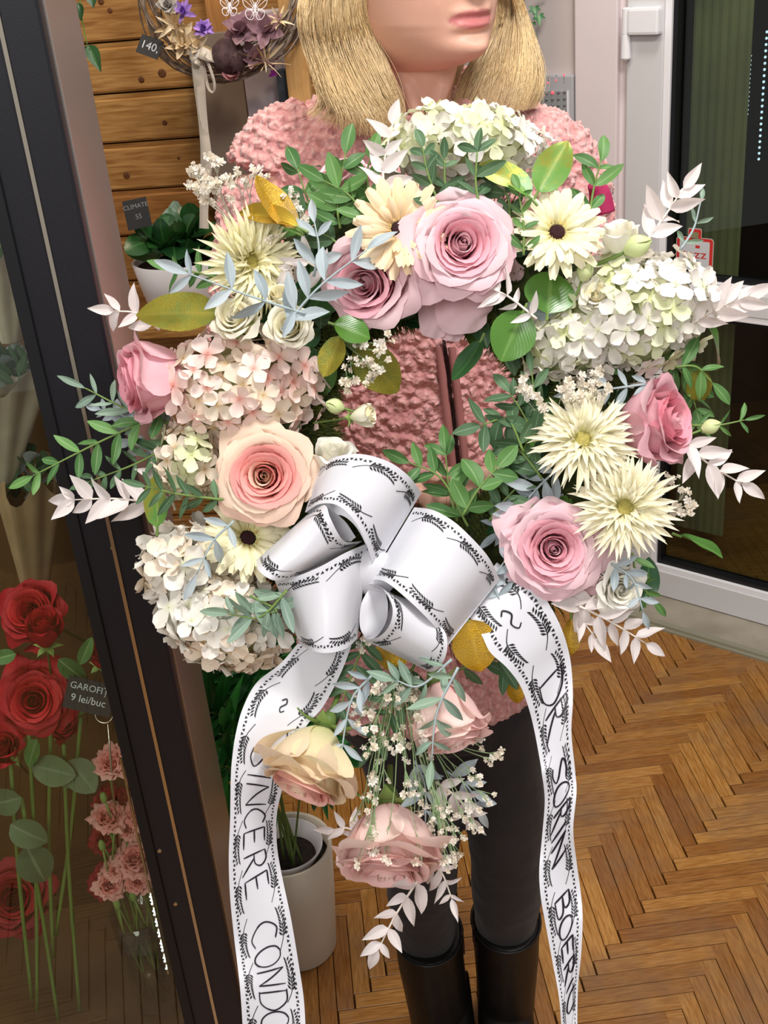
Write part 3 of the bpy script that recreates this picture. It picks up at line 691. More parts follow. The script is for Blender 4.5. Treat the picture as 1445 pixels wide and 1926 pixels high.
# ---- display cabinet: black framed glass front, steel side
KX = at(284, 1050, 1.0); KX = Vector((KX.x, KX.y, 0))
_s, _c = math.sin(math.radians(7)), math.cos(math.radians(7)); FD = Vector((-_c, -_s, 0)); SD = Vector((-_s, _c, 0)); FN = -SD
CR = Matrix((FD * -1, SD, Vector((0, 0, 1)))).transposed()
M['steel'] = mat('brushed_steel', 'b3a9a4', rough=.36, metal=.85, bump=.04, bscale=60, stretch=(1, 1, .05))
M['black'] = mat('black_powder_coat', '131319', '181820', rough=.42, noise=900, bump=.05, bscale=1200)
M['chrome'] = mat('chrome_strip', 'c8bfae', rough=.22, metal=1.0); M['cabwood'] = mat('amber_back_panel', '5f4426', '4c361e', rough=.45, noise=6); M['cabglass'] = glass('cabinet_glass', 'f2f5f0', .0, 1.0, 1.5)
def cbox(mb, f0, f1, s0, s1, z0, z1, bev=0.0):
    c = KX + FD * (f0 + f1) / 2 + SD * (s0 + s1) / 2; c.z = (z0 + z1) / 2
    return mb.box(c, abs(f1 - f0), abs(s1 - s0), abs(z1 - z0), CR, bev)
def cab_px(px, py, s=0.0):
    """point on the plane s behind the cabinet's front, under a pixel"""
    d = ray(px, py); o = KX + SD * s - CAM; t = o.dot(SD) / d.dot(SD); return CAM + d * t
cab = empty('display_cabinet', KX + FD * .5 + SD * .2, 'black framed glass flower cabinet with brushed steel side at the left', 'cabinet')
W1 = .0; 
b = MB(); cbox(b, 0, .056, 0, .022, .02, 2.05, .003); b.build('door_stile', M['black'], cab)
b = MB(); cbox(b, .9, .96, 0, .022, .02, 2.05, .003); b.build('door_stile', M['black'], cab)
b = MB(); cbox(b, .056, .9, 0, .022, 1.98, 2.05, .003); cbox(b, .056, .9, 0, .022, .02, .10, .003); b.build('door_rail', M['black'], cab)
b = MB(); cbox(b, .0275, .0305, -.0022, .002, .03, 2.04); b.build('chrome_strip', M['chrome'], cab)
b = MB(); cbox(b, .052, .062, -.004, .004, .1, 1.98, .001); b.build('gasket', M['gasket'], cab)
b = MB(); cbox(b, -.002, .004, .02, .29, .0, 2.07, .001); b.build('side_panel', M['steel'], cab)
b = MB(); cbox(b, .955, .96, .02, .42, .0, 2.07); b.build('side_panel', M['steel'], cab)
b = MB(); cbox(b, .004, .96, .29, .31, .0, 2.07); b.build('back_panel', M['cabwood'], cab)
b = MB(); cbox(b, .0, .96, .0, .31, 2.05, 2.12); b.build('top_panel', M['black'], cab)
b = MB(); cbox(b, .0, .96, .022, .31, .0, .08); b.build('plinth', M['black'], cab)
b = MB(); cbox(b, .056, .9, .008, .013, .1, 1.98); b.build('glass_door', M['cabglass'], cab)
ZS = cab_px(290, 1893, .10).z
b = MB(); cbox(b, .005, .955, .03, .288, ZS - .012, ZS, .002); b.build('shelf', M['cabwood'], cab)
for j in range(3):   # screws in the frame, where scratches show
    b = MB(); b.lathe([(0, .001), (.002, .0008), (.0024, 0)], cab_px(*((212, 1030), (300, 1600), (330, 1700))[j], .0) , 10, frame(FN)); b.build('screw', M['chrome'], cab)
_l = bpy.data.lights.new('cabinet_lamp', 'AREA'); _l.shape = 'RECTANGLE'; _l.size = .6; _l.size_y = .05; _l.energy = 4.5; _l.color = (1, .97, .92); _o = bpy.data.objects.new('cabinet_lamp', _l); COL.objects.link(_o); _c = KX + FD * .35 + SD * .06; _o.location = (_c.x, _c.y, 1.9); _o.rotation_euler = (math.radians(12), 0, math.radians(7))
ld = empty('led_strip', cab_px(262, 1500, .05), 'row of small white light dots along the inner edge of the cabinet', 'light strip')
pts = [cab_px(226 + (316 - 226) * i / 60, 1430 + (1835 - 1430) * i / 60, .035) for i in range(61)]
b = MB(); b.tube([pts[0] + Vector((0, .003, 0)), pts[-1] + Vector((0, .003, 0))], .0015, 6); b.build('strip', M['chrome'], ld)
b = MB()
for p in [pts[38 + int(i * 1.45)] for i in range(15)]: b.ball(p, .0013, 8, 6)
b.build('led_dots', M['led'], ld, kind='stuff')
# inside: roses, carnations, vase
pink('red', ('b81e28', 'c22830'), ('a81626', 'b01a2a'), '8e0c1a', '960f1e', 1.4)
pink('salmon', ('f89c96', 'f9a8a0'), ('f9b0aa', 'fabeb6'), 'e87a78', 'ec8c88', 1.4)
pink('crim', ('a32028', '92202a'), ('98202a', '8a1a24'), '7a1018', '80141c', 1.4)
kc = lambda py, s: (cab_px(100, py, s) - CAM).dot(FW) / F
def crose(pal, px, py, r, s, ax, label, seed, group, **kw):
    return rose('rose' if 'carn' not in label else 'carnation', cab_px(px, py, s), cdir(*ax), r * kc(py, s), M[pal + '_in'], M[pal + '_out'], label, 'rose' if 'carn' not in label else 'carnation', group, seed=seed, stem=r * kc(py, s) * 3.2, **kw)
GR = 'red roses behind the cabinet glass'
crose('red', 52, 1150, 72, .10, (-.2, .35, 1), 'large dark red rose at the top of the cabinet group', 21, GR, opened=.5, n=24)
crose('red', 82, 1165, 46, .05, (.1, .75, .65), 'tall closed red rose in front of the large dark red one', 22, GR, opened=.15, n=18, tall=1.6)
crose('red', 62, 1318, 66, .05, (.1, .15, 1), 'open bright red rose in the middle of the cabinet group', 23, GR, opened=.75, n=28)
crose('red', 196, 1222, 38, .07, (.3, .6, .6), 'small red rose next to the cabinet frame', 24, GR, opened=.25, n=16, tall=1.3)
crose('red', 2, 1400, 46, .06, (.0, .5, .9), 'red rose cut by the left picture edge', 25, GR, opened=.3, n=16, tall=1.2)
crose('red', 120, 1360, 40, .12, (.3, .4, .9), 'red rose behind the open bright red one', 26, GR, opened=.3, n=16)
crose('crim', 22, 1690, 70, .12, (.0, .3, 1), 'dark crimson carnation shape standing in for a red reflection low at the left', 27, 'carnations behind the cabinet glass', opened=.6, n=26)
GC_ = 'carnations behind the cabinet glass'
for i, (x, y, r, pal, lab) in enumerate([(206, 1432, 29, 'salmon', 'pink carnation highest of the group beside the cabinet frame'), (252, 1452, 20, 'salmon', 'small pink carnation at the frame, second from the top'), (202, 1532, 31, 'salmon', 'wide pink carnation at the left of the group'), (262, 1526, 30, 'salmon', 'pink carnation touching the cabinet frame'), (252, 1612, 33, 'salmon', 'largest pink carnation in the middle of the group'),
                                       (208, 1664, 26, 'salmon', 'pink carnation low at the left above the vase'), (256, 1655, 24, 'salmon', 'pink carnation lowest at the right above the vase rim'), (216, 1634, 20, 'salmon', 'small pink carnation between two larger ones'), (238, 1560, 18, 'salmon', 'small pink carnation in the centre of the group'),
                                       (190, 1572, 30, 'crim', 'dark red carnation behind the wide pink one'), (214, 1510, 30, 'crim', 'dark red carnation above the wide pink one'), (186, 1660, 28, 'crim', 'dark red carnation low at the left of the pink group')]):
    crose(pal, x, y, r, .05 if pal == 'salmon' else .10, (U(-.5, .3), U(.2, .8), .8), lab, 40 + i, GC_, opened=.9, n=20, tall=.85, ruf=.085)
gb = empty('cut_stems', cab_px(90, 1500, .08), 'bundle of green rose stems with grey-green leaves behind the glass', 'stems')
for i, (x0, y0, x1, y1) in enumerate(((55, 1380, 70, 1900), (95, 1370, 100, 1800), (152, 1350, 105, 1760), (20, 1430, 60, 1880), (120, 1400, 150, 1900), (40, 1500, 110, 1920))):
    MB().tube(spline([cab_px(x0, y0, .07), cab_px((x0 + x1) / 2 + U(-6, 6), (y0 + y1) / 2, .08), cab_px(x1, y1, .09)], 10), .0022, 6).build('stem', M['stem'], gb, smooth=True)
M['roseleaf'] = leaf_material('rose_leaf', '55684a', '6d7f5c', '8b9a78', .5, .3)
for i, (x, y, dx, dy, L, W_) in enumerate(((60, 1440, 1, -.2, 90, 60), (130, 1430, .6, -.7, 80, 62), (40, 1500, -1, -.3, 80, 60), (50, 1590, .4, -.9, 88, 70), (100, 1460, 1, .1, 70, 50), (20, 1550, .8, -.5, 80, 55), (150, 1250, .4, .9, 60, 26), (30, 1230, -.8, -.2, 50, 30), (110, 1240, .7, -.6, 70, 36), (70, 1390, -.3, -.8, 60, 40), (180, 1300, -.5, -.7, 60, 22))):
    p = cab_px(x, y, .06); put_leaf(gb, 'broad', M['roseleaf'] if i < 6 else M['green'], p, RT * dx + UP * dy, -FW + RT * U(-.4, .4), L * kc(y, .06), W_ * kc(y, .06))
for i, (x, y) in enumerate(((195, 1500), (215, 1560), (285, 1640), (192, 1590), (250, 1685), (220, 1700))):
    p = cab_px(x, y, .05); q = MB(); q.ball(p, 9 * kc(y, .05), 8, 6, (.8, .8, 1.5)); q.tube([p, p + Vector((U(-.01, .01), 0, -.04))], .0012, 5); q.build('bud', M['sepal'], gb, smooth=True)
M['vase'] = glass('vase_glass', 'f4f6f0', .02, 1.3, 1.5); M['water'] = glass('vase_water', 'e9e8d8', .02, .8, 1.33)
vt = cab_px(258, 1712, .10); vk = kc(1712, .10); vb = Vector((vt.x + .0, vt.y + .0, ZS))
vs_ = empty('glass_vase', vb, 'clear glass vase of water holding the pink carnations', 'vase')
hv = vt.z - ZS; r0, r1 = 54 * vk, 46 * vk
pr = [(0, .002), (r1 * .8, .002), (r1, .010), (r1 * 1.02, hv * .5), (r0, hv), (r0 - .002, hv), (r1 * 1.02 - .003, hv * .5), (r1 - .003, .014), (0, .010)]
o = link('vase_wall', mesh('vase_wall', MB().lathe(pr, (0, 0, 0), 32).v, MB().lathe(pr, (0, 0, 0), 32).f, M['vase']), vs_)
wv_ = MB().lathe([(0, .011), (r1 - .004, .014), (r1 * 1.02 - .004, hv * .5), (0, hv * .5)], (0, 0, 0), 24); link('water', mesh('water', wv_.v, wv_.f, M['water']), vs_)
cs = empty('cut_stems', vb + Vector((0, 0, .05)), 'thin green carnation stems standing in the glass vase', 'stems')
for i in range(12):
    a = U(0, 6.28); p0 = vb + Vector((math.cos(a) * r1 * .5, math.sin(a) * r1 * .5, .02)); p1 = cab_px(*((206, 1450), (252, 1470), (202, 1550), (262, 1545), (252, 1635), (208, 1680), (256, 1670), (216, 1650), (238, 1575), (285, 1640), (220, 1700), (195, 1590))[i], .062)
    MB().tube(spline([p0, vb.lerp(p1, .6) + Vector((U(-.01, .01), 0, .0)), p1], 8), .0012, 5).build('stem', M['stem'], cs, smooth=True)
lb = empty('price_label', cab_px(186, 1312, .045), 'black price label in a wire ring holder among the red roses', 'label')
Rl = Matrix((RT * .97 - UP * .22, (UP * .97 + RT * .22), -FW)).transposed()
lc_ = cab_px(168, 1310, .03); lk_ = kc(1310, .03); MB().box(lc_, 92 * lk_, 62 * lk_, .0006, Rl).build('card', M['blacklabel'], lb)
for txt, dx, dy, sz in (('GAROFIȚE', 2, 15, 18), ('9 lei/buc', 0, -8, 20)):
    q = lc_ + Rl @ Vector((dx * lk_, dy * lk_, .0008)); link('lettering', text_mesh(txt, sz * lk_, M['chalk']), lb, mw=Matrix.Translation(q - lb.location) @ Rl.to_4x4())
rc = cab_px(196, 1343, .040); MB().tube([rc + (RT * math.cos(a) + UP * math.sin(a)) * 17 * kc(1343, .04) for a in [i * 2 * PI / 24 for i in range(25)]], .0008, 6, cap=False).build('ring', M['chrome'], lb, smooth=True)
MB().tube([cab_px(203, 1361, .040), cab_px(214, 1500, .040), cab_px(228, 1600, .045)], .0009, 6).build('holder_rod', M['chrome'], lb, smooth=True)
M['kraft'] = mat('kraft_paper', 'b79c78', 'a88b68', rough=.8, noise=20); M['kraft2'] = mat('pale_paper', 'cfc3b0', 'b9ab98', rough=.8, noise=18)
def wrap(px, py, qx, qy, r, s, m, label, seed):
    """paper cone round a bunch, pleated"""
    a = cab_px(px, py, s); b_ = cab_px(qx, qy, s); ax = (b_ - a); L = ax.length; Rm = frame(ax); k = kc(py, s); root = empty('paper_wrap', a, label, 'wrapped bunch', 'wrapped bunches behind the cabinet glass', rot=Rm); pr = MB(); vs = []; fs = []; n = 48
    for j in range(8):
        t = j / 7
        for i in range(n): rr = r * k * (.35 + .65 * t) * (1 + .08 * math.sin(i * 2 * PI * 8 / n + seed) * (.3 + t)); vs.append((rr * math.cos(2 * PI * i / n), rr * .6 * math.sin(2 * PI * i / n), L * t + .012 * t * math.sin(5 * 2 * PI * i / n)))
    for j in range(7):
        for i in range(n): fs.append((j * n + i, j * n + (i + 1) % n, (j + 1) * n + (i + 1) % n, (j + 1) * n + i))
    link('paper', mesh('paper', vs, fs, m), root)
    for i in range(26):
        p = Vector((U(-.6, .6) * r * k, U(-.4, .4) * r * k, L * U(.85, 1.15))); d = Rm.inverted() @ (UP * U(-.2, 1) + RT * U(-1, 1) - FW * U(-.3, .8))
        y = d.normalized(); z = y.orthogonal().normalized(); x = y.cross(z); l = U(34, 60) * k
        link('leaf', leaf_mesh('oval', i, M['green2'] if i % 3 else M['silver']), root, mw=Matrix.Translation(p) @ Matrix((x * l * .5, y * l, z * l)).transposed().to_4x4())
wrap(70, 1130, 60, 900, 80, .20, M['kraft'], 'brown paper wrapped bunch above the red roses', 1)
wrap(10, 900, 30, 700, 90, .20, M['kraft2'], 'pale paper wrapped bunch with small leaves at the left edge, lower', 2)
wrap(20, 640, 10, 470, 70, .20, M['kraft2'], 'pale paper wrapped bunch at the left edge, upper', 3)
# ---- wooden shelf and kalanchoe in a white pot
kp = wall_px(330, 600, .10); zsh = kp.z
sh = MB(); c = WP + WDIR * ((sL + sR) / 2 + .0) + WN * .075; c.z = zsh - .012; sh.box(c, sR - sL, .15, .022, WR, .002)
tag(sh.build('wooden_shelf', M['pine']), 'pine wall shelf carrying the white pot', 'shelf')
def pot(name, c, r, h, m, label, cat='pot', group=None, taper=.72, soil=.9, n=40):
    root = empty(name, c, label, cat, group); t = .004 + r * .03
    pr = [(0, 0), (r * taper * .96, 0), (r * taper, .004), (r * (taper + (1 - taper) * .6), h * .55), (r, h), (r - t * .3, h + .001), (r - t, h - .001), (r * .9 * taper + .004, .02), (0, .02)]
    q = MB().lathe(pr, (0, 0, 0), n); link('pot_wall', mesh('pot_wall', q.v, q.f, m), root)
    q = MB().lathe([(0, h * soil + .004), (r * .5, h * soil + .003), (r - t - .001, h * soil)], (0, 0, 0), n); link('soil', mesh('soil', q.v, q.f, M['soil']), root)
    return root
tp = wall_px(332, 485, .075); k2 = (tp - CAM).dot(FW) / F
kr = pot('plant_pot', Vector((tp.x, tp.y, zsh)), 84 * k2, tp.z - zsh, M['potwhite'], 'white pot on the shelf behind the olive leaf at the left')
kl = empty('kalanchoe', tp, 'leafy dark green kalanchoe growing in the white pot', 'plant')
for i in range(46):
    a = U(0, 2 * PI); e = U(-.35, 1.2); d = Vector((math.cos(a) * math.cos(e), math.sin(a) * math.cos(e), math.sin(e))); p = tp + Vector((math.cos(a), math.sin(a), 0)) * U(0, 40) * k2 + Vector((0, 0, U(0, 45) * k2))
    put_leaf(kl, 'round', M['darkleaf'], p, d, Vector((0, 0, 1)) + d * -.4 + Vector((U(-.3, .3), U(-.6, 0), 0)), U(42, 72) * k2, U(34, 52) * k2)
MB().tube([tp - Vector((0, 0, .03)), tp + Vector((0, 0, .05))], .004, 6).build('stem', M['stem'], kl)
def card(px, py, w, h, rot, plane, lines, label, name='price_label', mt='chalk'):
    p = plane(px, py); k = (p - CAM).dot(FW) / F; c, s_ = math.cos(rot), math.sin(rot); x = RT * c + UP * s_; y = UP * c - RT * s_; R = Matrix((x, y, -FW)).transposed(); root = empty(name, p, label, 'label')
    MB().box(p, w * k, h * k, .0008, R, ).build('card', M['blacklabel'], root)
    for txt, dx, dy, sz in lines:
        link('lettering', text_mesh(txt, sz * k, M[mt]), root, mw=Matrix.Translation(x * dx * k + y * dy * k - FW * .0008) @ R.to_4x4())
    return root, p, k
cr_, cp_, ck = card(258, 402, 46, 56, .22, lambda a, b: wall_px(a, b, .12), [('CLIMATE', 0, 14, 12), ('55', 2, -6, 13)], 'black price label stuck in the kalanchoe pot', mt='chalk_dim')
MB().tube([cp_ - UP * 26 * ck, tp + Vector((-.01, 0, -.01))], .0012, 5).build('holder_rod', M['blacklabel'], cr_)
M['film'] = glass('clear_film', 'e6e6e6', .15, 2.0, 1.5)
# ---- palm in a large cream pot on the floor
pr_ = atY(550, 1586, 1.475); kk = (pr_ - CAM).dot(FW) / F; bz = floor_at(545, 1800); R1 = 88 * kk
pc = pot('floor_pot', Vector((pr_.x - .012, pr_.y + .0, 0)), R1, pr_.z, M['potcream'], 'large cream plant pot standing on the parquet behind the left ribbon tail', taper=.80, soil=.86, n=56)
ip = MB().lathe([(R1 * .66, pr_.z * .90), (R1 * .80, pr_.z * .985), (R1 * .80, pr_.z * 1.0), (R1 * .77, pr_.z), (R1 * .62, pr_.z * .88)], (0, 0, 0), 44); link('inner_pot', mesh('inner_pot', ip.v, ip.f, M['potwhite']), pc)
pl = empty('potted_palm', Vector((pr_.x - .012, pr_.y, pr_.z * .9)), 'dark green palm with long leaflets growing in the cream floor pot', 'plant')
for i, (tx, ty, Yt, n) in enumerate(((330, 1190, 1.40, 11), (440, 1150, 1.50, 10), (395, 1300, 1.42, 11), (350, 1330, 1.36, 10), (460, 1240, 1.46, 9), (412, 1380, 1.36, 9), (520, 1260, 1.55, 8), (380, 1460, 1.34, 8), (600, 1420, 1.46, 7), (360, 1400, 1.42, 9), (430, 1200, 1.40, 9))):
    p0 = pl.location + Vector((U(-.03, .03), U(-.03, .03), 0)); p2 = atY(tx, ty, Yt); mid = p0.lerp(p2, .5) + Vector((.01, 0, .10)); C = spline([p0, mid, p2], 16); MB().tube(C, .0022, 6, .0009).build('stem', M['stem'], pl, smooth=True)
    for j in range(n):
        f = .42 + .58 * (j + .5) / n; p = C[int(f * 15)]; t = (C[min(int(f * 15) + 1, 15)] - C[int(f * 15) - 1]).normalized(); x = t.cross(Vector((0, -1, .4))).normalized()
        for sd in (-1, 1): put_leaf(pl, 'lance', M['palm'], p, t * .7 + x * sd + Vector((0, 0, -.45)), Vector((0, -1, .6)) + x * U(-.3, .3), U(.085, .125), U(.016, .022), 'leaflet')
for (x, y, x2, y2, w) in ((412, 1450, 380, 1575, 30), (430, 1470, 425, 1605, 28), (428, 1455, 400, 1520, 22), (585, 1430, 600, 1500, 18), (520, 1530, 515, 1570, 7)):
    a = atY(x, y, 1.33); q = atY(x2, y2, 1.31); put_leaf(pl, 'lance', M['palm'], a, q - a, -FW + RT * .3, (q - a).length, w * kk * .9, 'leaflet', 1)
# ---- hanging wicker wreath of dried flowers, gift bags, posts
M['wicker'] = mat('grey_willow', '9a8a7c', '7a6a5e', rough=.8, noise=60); M['dried'] = mat('dried_cream', 'e6d6b8', 'd2b98e', rough=.8, rand=True); M['mauve'] = mat('mauve_dried_petal', 'a8848e', '8c6a78', rough=.7, rand=True, trans=.15); M['dustpink'] = mat('dusty_pink_petal', 'd49a9e', 'c98c94', rough=.7, rand=True, trans=.15)
M['poppy'] = mat('dark_poppy_pod', '5a4446', '3e2c30', rough=.8, noise=60, bump=.3, bscale=200); M['lilac'] = mat('lilac_statice', 'b08ad8', '9a78c8', rough=.7, rand=True); M['cotton'] = mat('white_cotton', 'f0eae4', rough=.95, bump=.8, bscale=200)
M['satin'] = mat('ivory_satin', 'cfc6b8', rough=.35); M['bag'] = mat('pale_gift_bag', 'b4a9ac', 'a89da2', rough=.6, noise=6); M['bag2'] = mat('taupe_panel', '8c7a6a', '7c6a5c', rough=.7, noise=4); M['post'] = wood('pine_post', 'b88a50', 'd0a468', 'd0a878', (22, 22, 2.5), 6, .55)
HW = .20
hp_ = lambda x, y, n=.0: wall_px(x, y, HW + n); hk = (hp_(400, 60) - CAM).dot(FW) / F
wk = empty('wicker_wreath', hp_(410, -60), 'grey wicker wreath with dried flowers hanging before the pine boards', 'wreath')
cx, cy, RX = 420, -40, 150
for i in range(46):
    a0 = U(0, 6.28); rr = U(.86, 1.14); z = U(-.016, .016); ph = U(0, 6); ps = []
    for j in range(22):
        a = a0 + j * .17; r = RX * (rr + .07 * math.sin(a * 3 + ph)); ps.append(hp_(cx + r * math.cos(a), cy + r * 1.1 * math.sin(a), z + .008 * math.sin(a * 4 + ph)))
    MB().tube(ps, .0014, 5).build('twig', M['wicker'], wk, smooth=True)
def dome_flower(root, p, r, m, n, name, nr=-FW, kind='point', wl=.4):
    for i in range(n):
        a = i * 2.4; e = .2 + 1.2 * (i / n); R = frame(nr); d = R @ Vector((math.cos(a) * math.cos(e), math.sin(a) * math.cos(e), math.sin(e))); put_leaf(root, kind, m, p, d, nr - d * .4, r * U(.8, 1.1), r * wl, name)
def dried(name, label, x, y, cat='dried flower', group='dried flowers on the wicker wreath'):
    return empty(name, hp_(x, y, .02), label, cat, group)
r_ = dried('poppy_pod', 'dark dried poppy pod on the hanging wicker wreath', 428, 105)
q = MB(); Rp = frame(cdir(.75, -.5, .5)); q.lathe([(0, -1), (.45, -.9), (.92, -.35), (1.0, .1), (.8, .6), (.45, .88), (.62, 1.0), (.5, 1.12), (0, 1.1)], (0, 0, 0), 18, Rp); q.v = [Vector(v) * 33 * hk for v in q.v]; link('pod', mesh('pod', q.v, q.f, M['poppy']), r_)
q = MB()
for i in range(10): a = i * .628; q.add([Rp @ Vector((math.cos(a + d) * rr, math.sin(a + d) * rr, zz)) * 33 * hk for d, rr, zz in ((-.15, .4, 1.05), (.15, .4, 1.05), (0, .95, 1.2))], [(0, 1, 2)])
link('crown', mesh('crown', q.v, q.f, M['poppy']), r_)
for nm, lab, x, y, r, m, n, wl in (('dried_flower', 'lilac statice tuft on the hanging wicker wreath', 384, 57, 22, 'lilac', 26, .5), ('dried_flower', 'white cotton tuft on the hanging wicker wreath', 318, 12, 26, 'cotton', 22, .7), ('dried_flower', 'lavender tuft at the top of the hanging wicker wreath', 345, 25, 26, 'lilac', 18, .4), ('dried_flower', 'dusty pink drooping petals under the poppy pod', 440, 140, 34, 'dustpink', 5, .8),
                        ('dried_flower', 'mauve dried petals right of the poppy pod', 480, 110, 34, 'mauve', 9, .6), ('dried_flower', 'mauve dried flower above the poppy pod', 455, 60, 48, 'mauve', 10, .6), ('dried_flower', 'large mauve dried petals at the right of the wicker wreath', 500, 60, 46, 'mauve', 9, .55), ('dried_flower', 'cream dried husks left of the ribbon knot', 345, 85, 44, 'dried', 18, .28), ('dried_flower', 'cream dried grass tuft low on the wicker wreath', 330, 50, 46, 'dried', 20, .16),
                        ('dried_flower', 'small white dried flower above the pod', 440, 80, 18, 'cotton', 8, .6), ('dried_flower', 'pale star-like dried flower at the right', 525, 40, 30, 'dried', 10, .2), ('dried_flower', 'cream dried grass fan pointing right', 500, 118, 58, 'dried', 14, .06), ('dried_flower', 'cream dried husks above the hanging satin ribbon', 372, 90, 32, 'dried', 12, .35)):
    rr = dried(nm, lab, x, y); dome_flower(rr, rr.location, r * hk, M[m], n, 'petal', wl=wl, kind='oval')
M['bfly'] = mat('white_cut_paper', 'ece6ea', rough=.6)
for i, (x, y, s_) in enumerate(((432, 15, 17), (480, 18, 22))):
    e = empty('paper_butterfly', hp_(x, y, .05), ('white filigree paper butterfly, left one', 'white filigree paper butterfly, right one')[i], 'ornament', 'paper butterflies on the wicker wreath')
    q = MB(); k = s_ * hk
    for sd in (-1, 1):
        for (ax_, ay, rx, ry) in ((.55, .5, .5, .48), (.45, -.45, .38, .42)):
            ring = [(RT * (sd * (ax_ + rx * math.cos(t) * .9)) + UP * (ay + ry * math.sin(t) + .25 * rx * math.cos(t)) - FW * .15 * abs(ax_ + rx * math.cos(t))) * k for t in [j * 2 * PI / 16 for j in range(17)]]
            q.tube(ring, .0007, 4, cap=False)
            for j in (1, 4, 7, 12): q.tube([Vector((0, 0, 0)), ring[j]], .0005, 4)
    q.tube([UP * k * .6, UP * -k * .6], .001, 5); e2 = link('wings', mesh('wings', q.v, q.f, M['bfly']), e)
rb = empty('satin_ribbon', hp_(378, 95, .03), 'ivory satin ribbon with a small bow hanging from the wicker wreath', 'ribbon')
def flat(path, w, m, par, name, n=26, plane=hp_, nn=.03):
    C = spline([plane(x, y, nn + z) for x, y, z in path], n); vs = []; fs = []
    for i, p in enumerate(C):
        t = (C[min(i + 1, n - 1)] - C[max(i - 1, 0)]).normalized(); x = t.cross(FW).normalized() * w * hk / 2 * (1 + .12 * math.sin(i * .5)); vs += [p - x, p + x - FW * .002 * math.sin(i * .6), p + x - FW * .0005, p - x + FW * .0005]
    for i in range(n - 1):
        a = 4 * i
        for k in range(4): fs.append((a + k, a + (k + 1) % 4, a + 4 + (k + 1) % 4, a + 4 + k))
    return MB().add(vs, fs).build(name, m, par, smooth=True)
flat([(368, 88, 0), (375, 160, 0), (383, 240, 0), (388, 300, 0), (384, 380, 0), (384, 430, 0)], 20, M['satin'], rb, 'tail'); flat([(372, 96, .002), (390, 104, .01), (412, 112, .004)], 20, M['satin'], rb, 'bow_loop', 12)
flat([(385, 100, .005), (402, 150, .01), (402, 172, .008), (392, 165, .0), (382, 118, .0)], 5, M['satin'], rb, 'bow_loop', 20)
flat([(368, 90, .002), (366, 110, .01), (378, 118, .006)], 16, M['satin'], rb, 'bow_loop', 12)
card(282, 88, 44, 36, -.35, lambda a, b: wall_px(a, b, HW + .03), [('140,', 0, 0, 21)], 'black price tag hung at the lower left of the wicker wreath', 'price_tag')
# bags and posts, standing against the boards
def slab(name, px, py0, py1, w, th, nn, m, label, cat, group=None, kind=None):
    a = wall_px(px, py0, nn); z1 = a.z; z0 = wall_px(px, py1, nn).z if py1 else 0.0; k = (a - CAM).dot(FW) / F
    q = MB(); q.box((a.x, a.y, (z0 + z1) / 2), w * k, th, z1 - z0, WR, .002); return tag(q.build(name, m), label, cat, group)
slab('gift_bag', 490, 20, 470, 86, .05, .10, M['bag'], 'pale lilac gift bag on the shelf beside the left shoulder', 'bag')
slab('gift_bag', 405, 60, 470, 90, .04, .05, M['bag2'], 'taupe gift bag behind the ivory ribbon', 'bag')
slab('wooden_post', 537, -80, None, 44, .025, .17, M['post'], 'upright pine post left of the blonde hair', 'post')
slab('wooden_post', 396, -80, None, 40, .025, .035, M['post'], 'upright pine post behind the wicker wreath', 'post')
M['purple'] = mat('purple_petal', '9a2f9c', 'b040a8', rough=.6, rand=True)
pf_ = empty('purple_flowers', wall_px(510, 60, .15), 'purple flowers peeking out behind the pale gift bag', 'flowers')
for i, (x, y) in enumerate(((478, 28), (516, 110), (512, 125), (556, 30), (562, 95), (508, 80), (556, 60), (514, 140))):
    p = wall_px(x, y, .16); dome_flower(pf_, p, 11 * hk, M['purple'], 5, 'petal', wl=.6, kind='oval')
M['slate'] = mat('blue_grey_fabric', '4a5058', '2e3238', rough=.8, noise=30)
slab('dark_box', 548, 128, 470, 50, .06, .13, M['slate'], 'dark grey box behind the left shoulder', 'box')
# leaves hanging at the top left
tv = empty('hanging_vine', wall_px(160, -30, .35), 'small green vine hanging down beside the cabinet at the top', 'vine')
MB().tube(spline([wall_px(150, -60, .35), wall_px(152, 20, .35), wall_px(165, 90, .35)], 10), .0012, 5).build('stem', M['stem'], tv, smooth=True)
vk_ = (wall_px(160, 60, .35) - CAM).dot(FW) / F
for (x, y, dx, dy, L, w_) in ((166, 85, .45, -.9, 56, 26), (150, 62, .3, -1, 26, 8), (170, -15, .2, -1, 30, 22), (146, 5, .2, -1, 34, 18), (155, 90, .6, -.2, 20, 8)):
    put_leaf(tv, 'point', M['dark'], wall_px(x, y, .35), RT * dx + UP * dy, -FW + RT * .2, L * vk_, w_ * vk_)
# ---- ivy and alarm keypad on the wall beside the door
def dp(x, y, n=0.0): s, z = door_px(x, y, n - .02); return DO + DE * s + DN * (n - .02) + Vector((0, 0, z))
ivm = {}
def ivy_mesh(v):
    if v in ivm: return ivm[v]
    rim = []
    for k, (a, r) in enumerate(((-90, .12), (-60, .42), (-35, .62), (-15, .38), (20, .62), (45, .36), (90, 1.0), (135, .36), (160, .62), (195, .38), (215, .62), (240, .42))):
        rim.append((r * math.cos(math.radians(a)) * .8, .35 + r * math.sin(math.radians(a)) * .7, .06 * math.sin(k + v)))
    vs = [(0, .3, .08)] + rim; fs = [(0, i + 1, (i + 1) % 12 + 1) for i in range(12)]; ivm[v] = mesh('leaf', vs, fs, M['ivy'], True, [(.5, .3)] + [(.5 + p[0] * .5, p[1]) for p in rim]); return ivm[v]
iv = empty('ivy', dp(1000, -60, .05), 'ivy trailing down the wall right of the blonde hair', 'ivy'); ik = (dp(1000, 50, .05) - CAM).dot(FW) / F
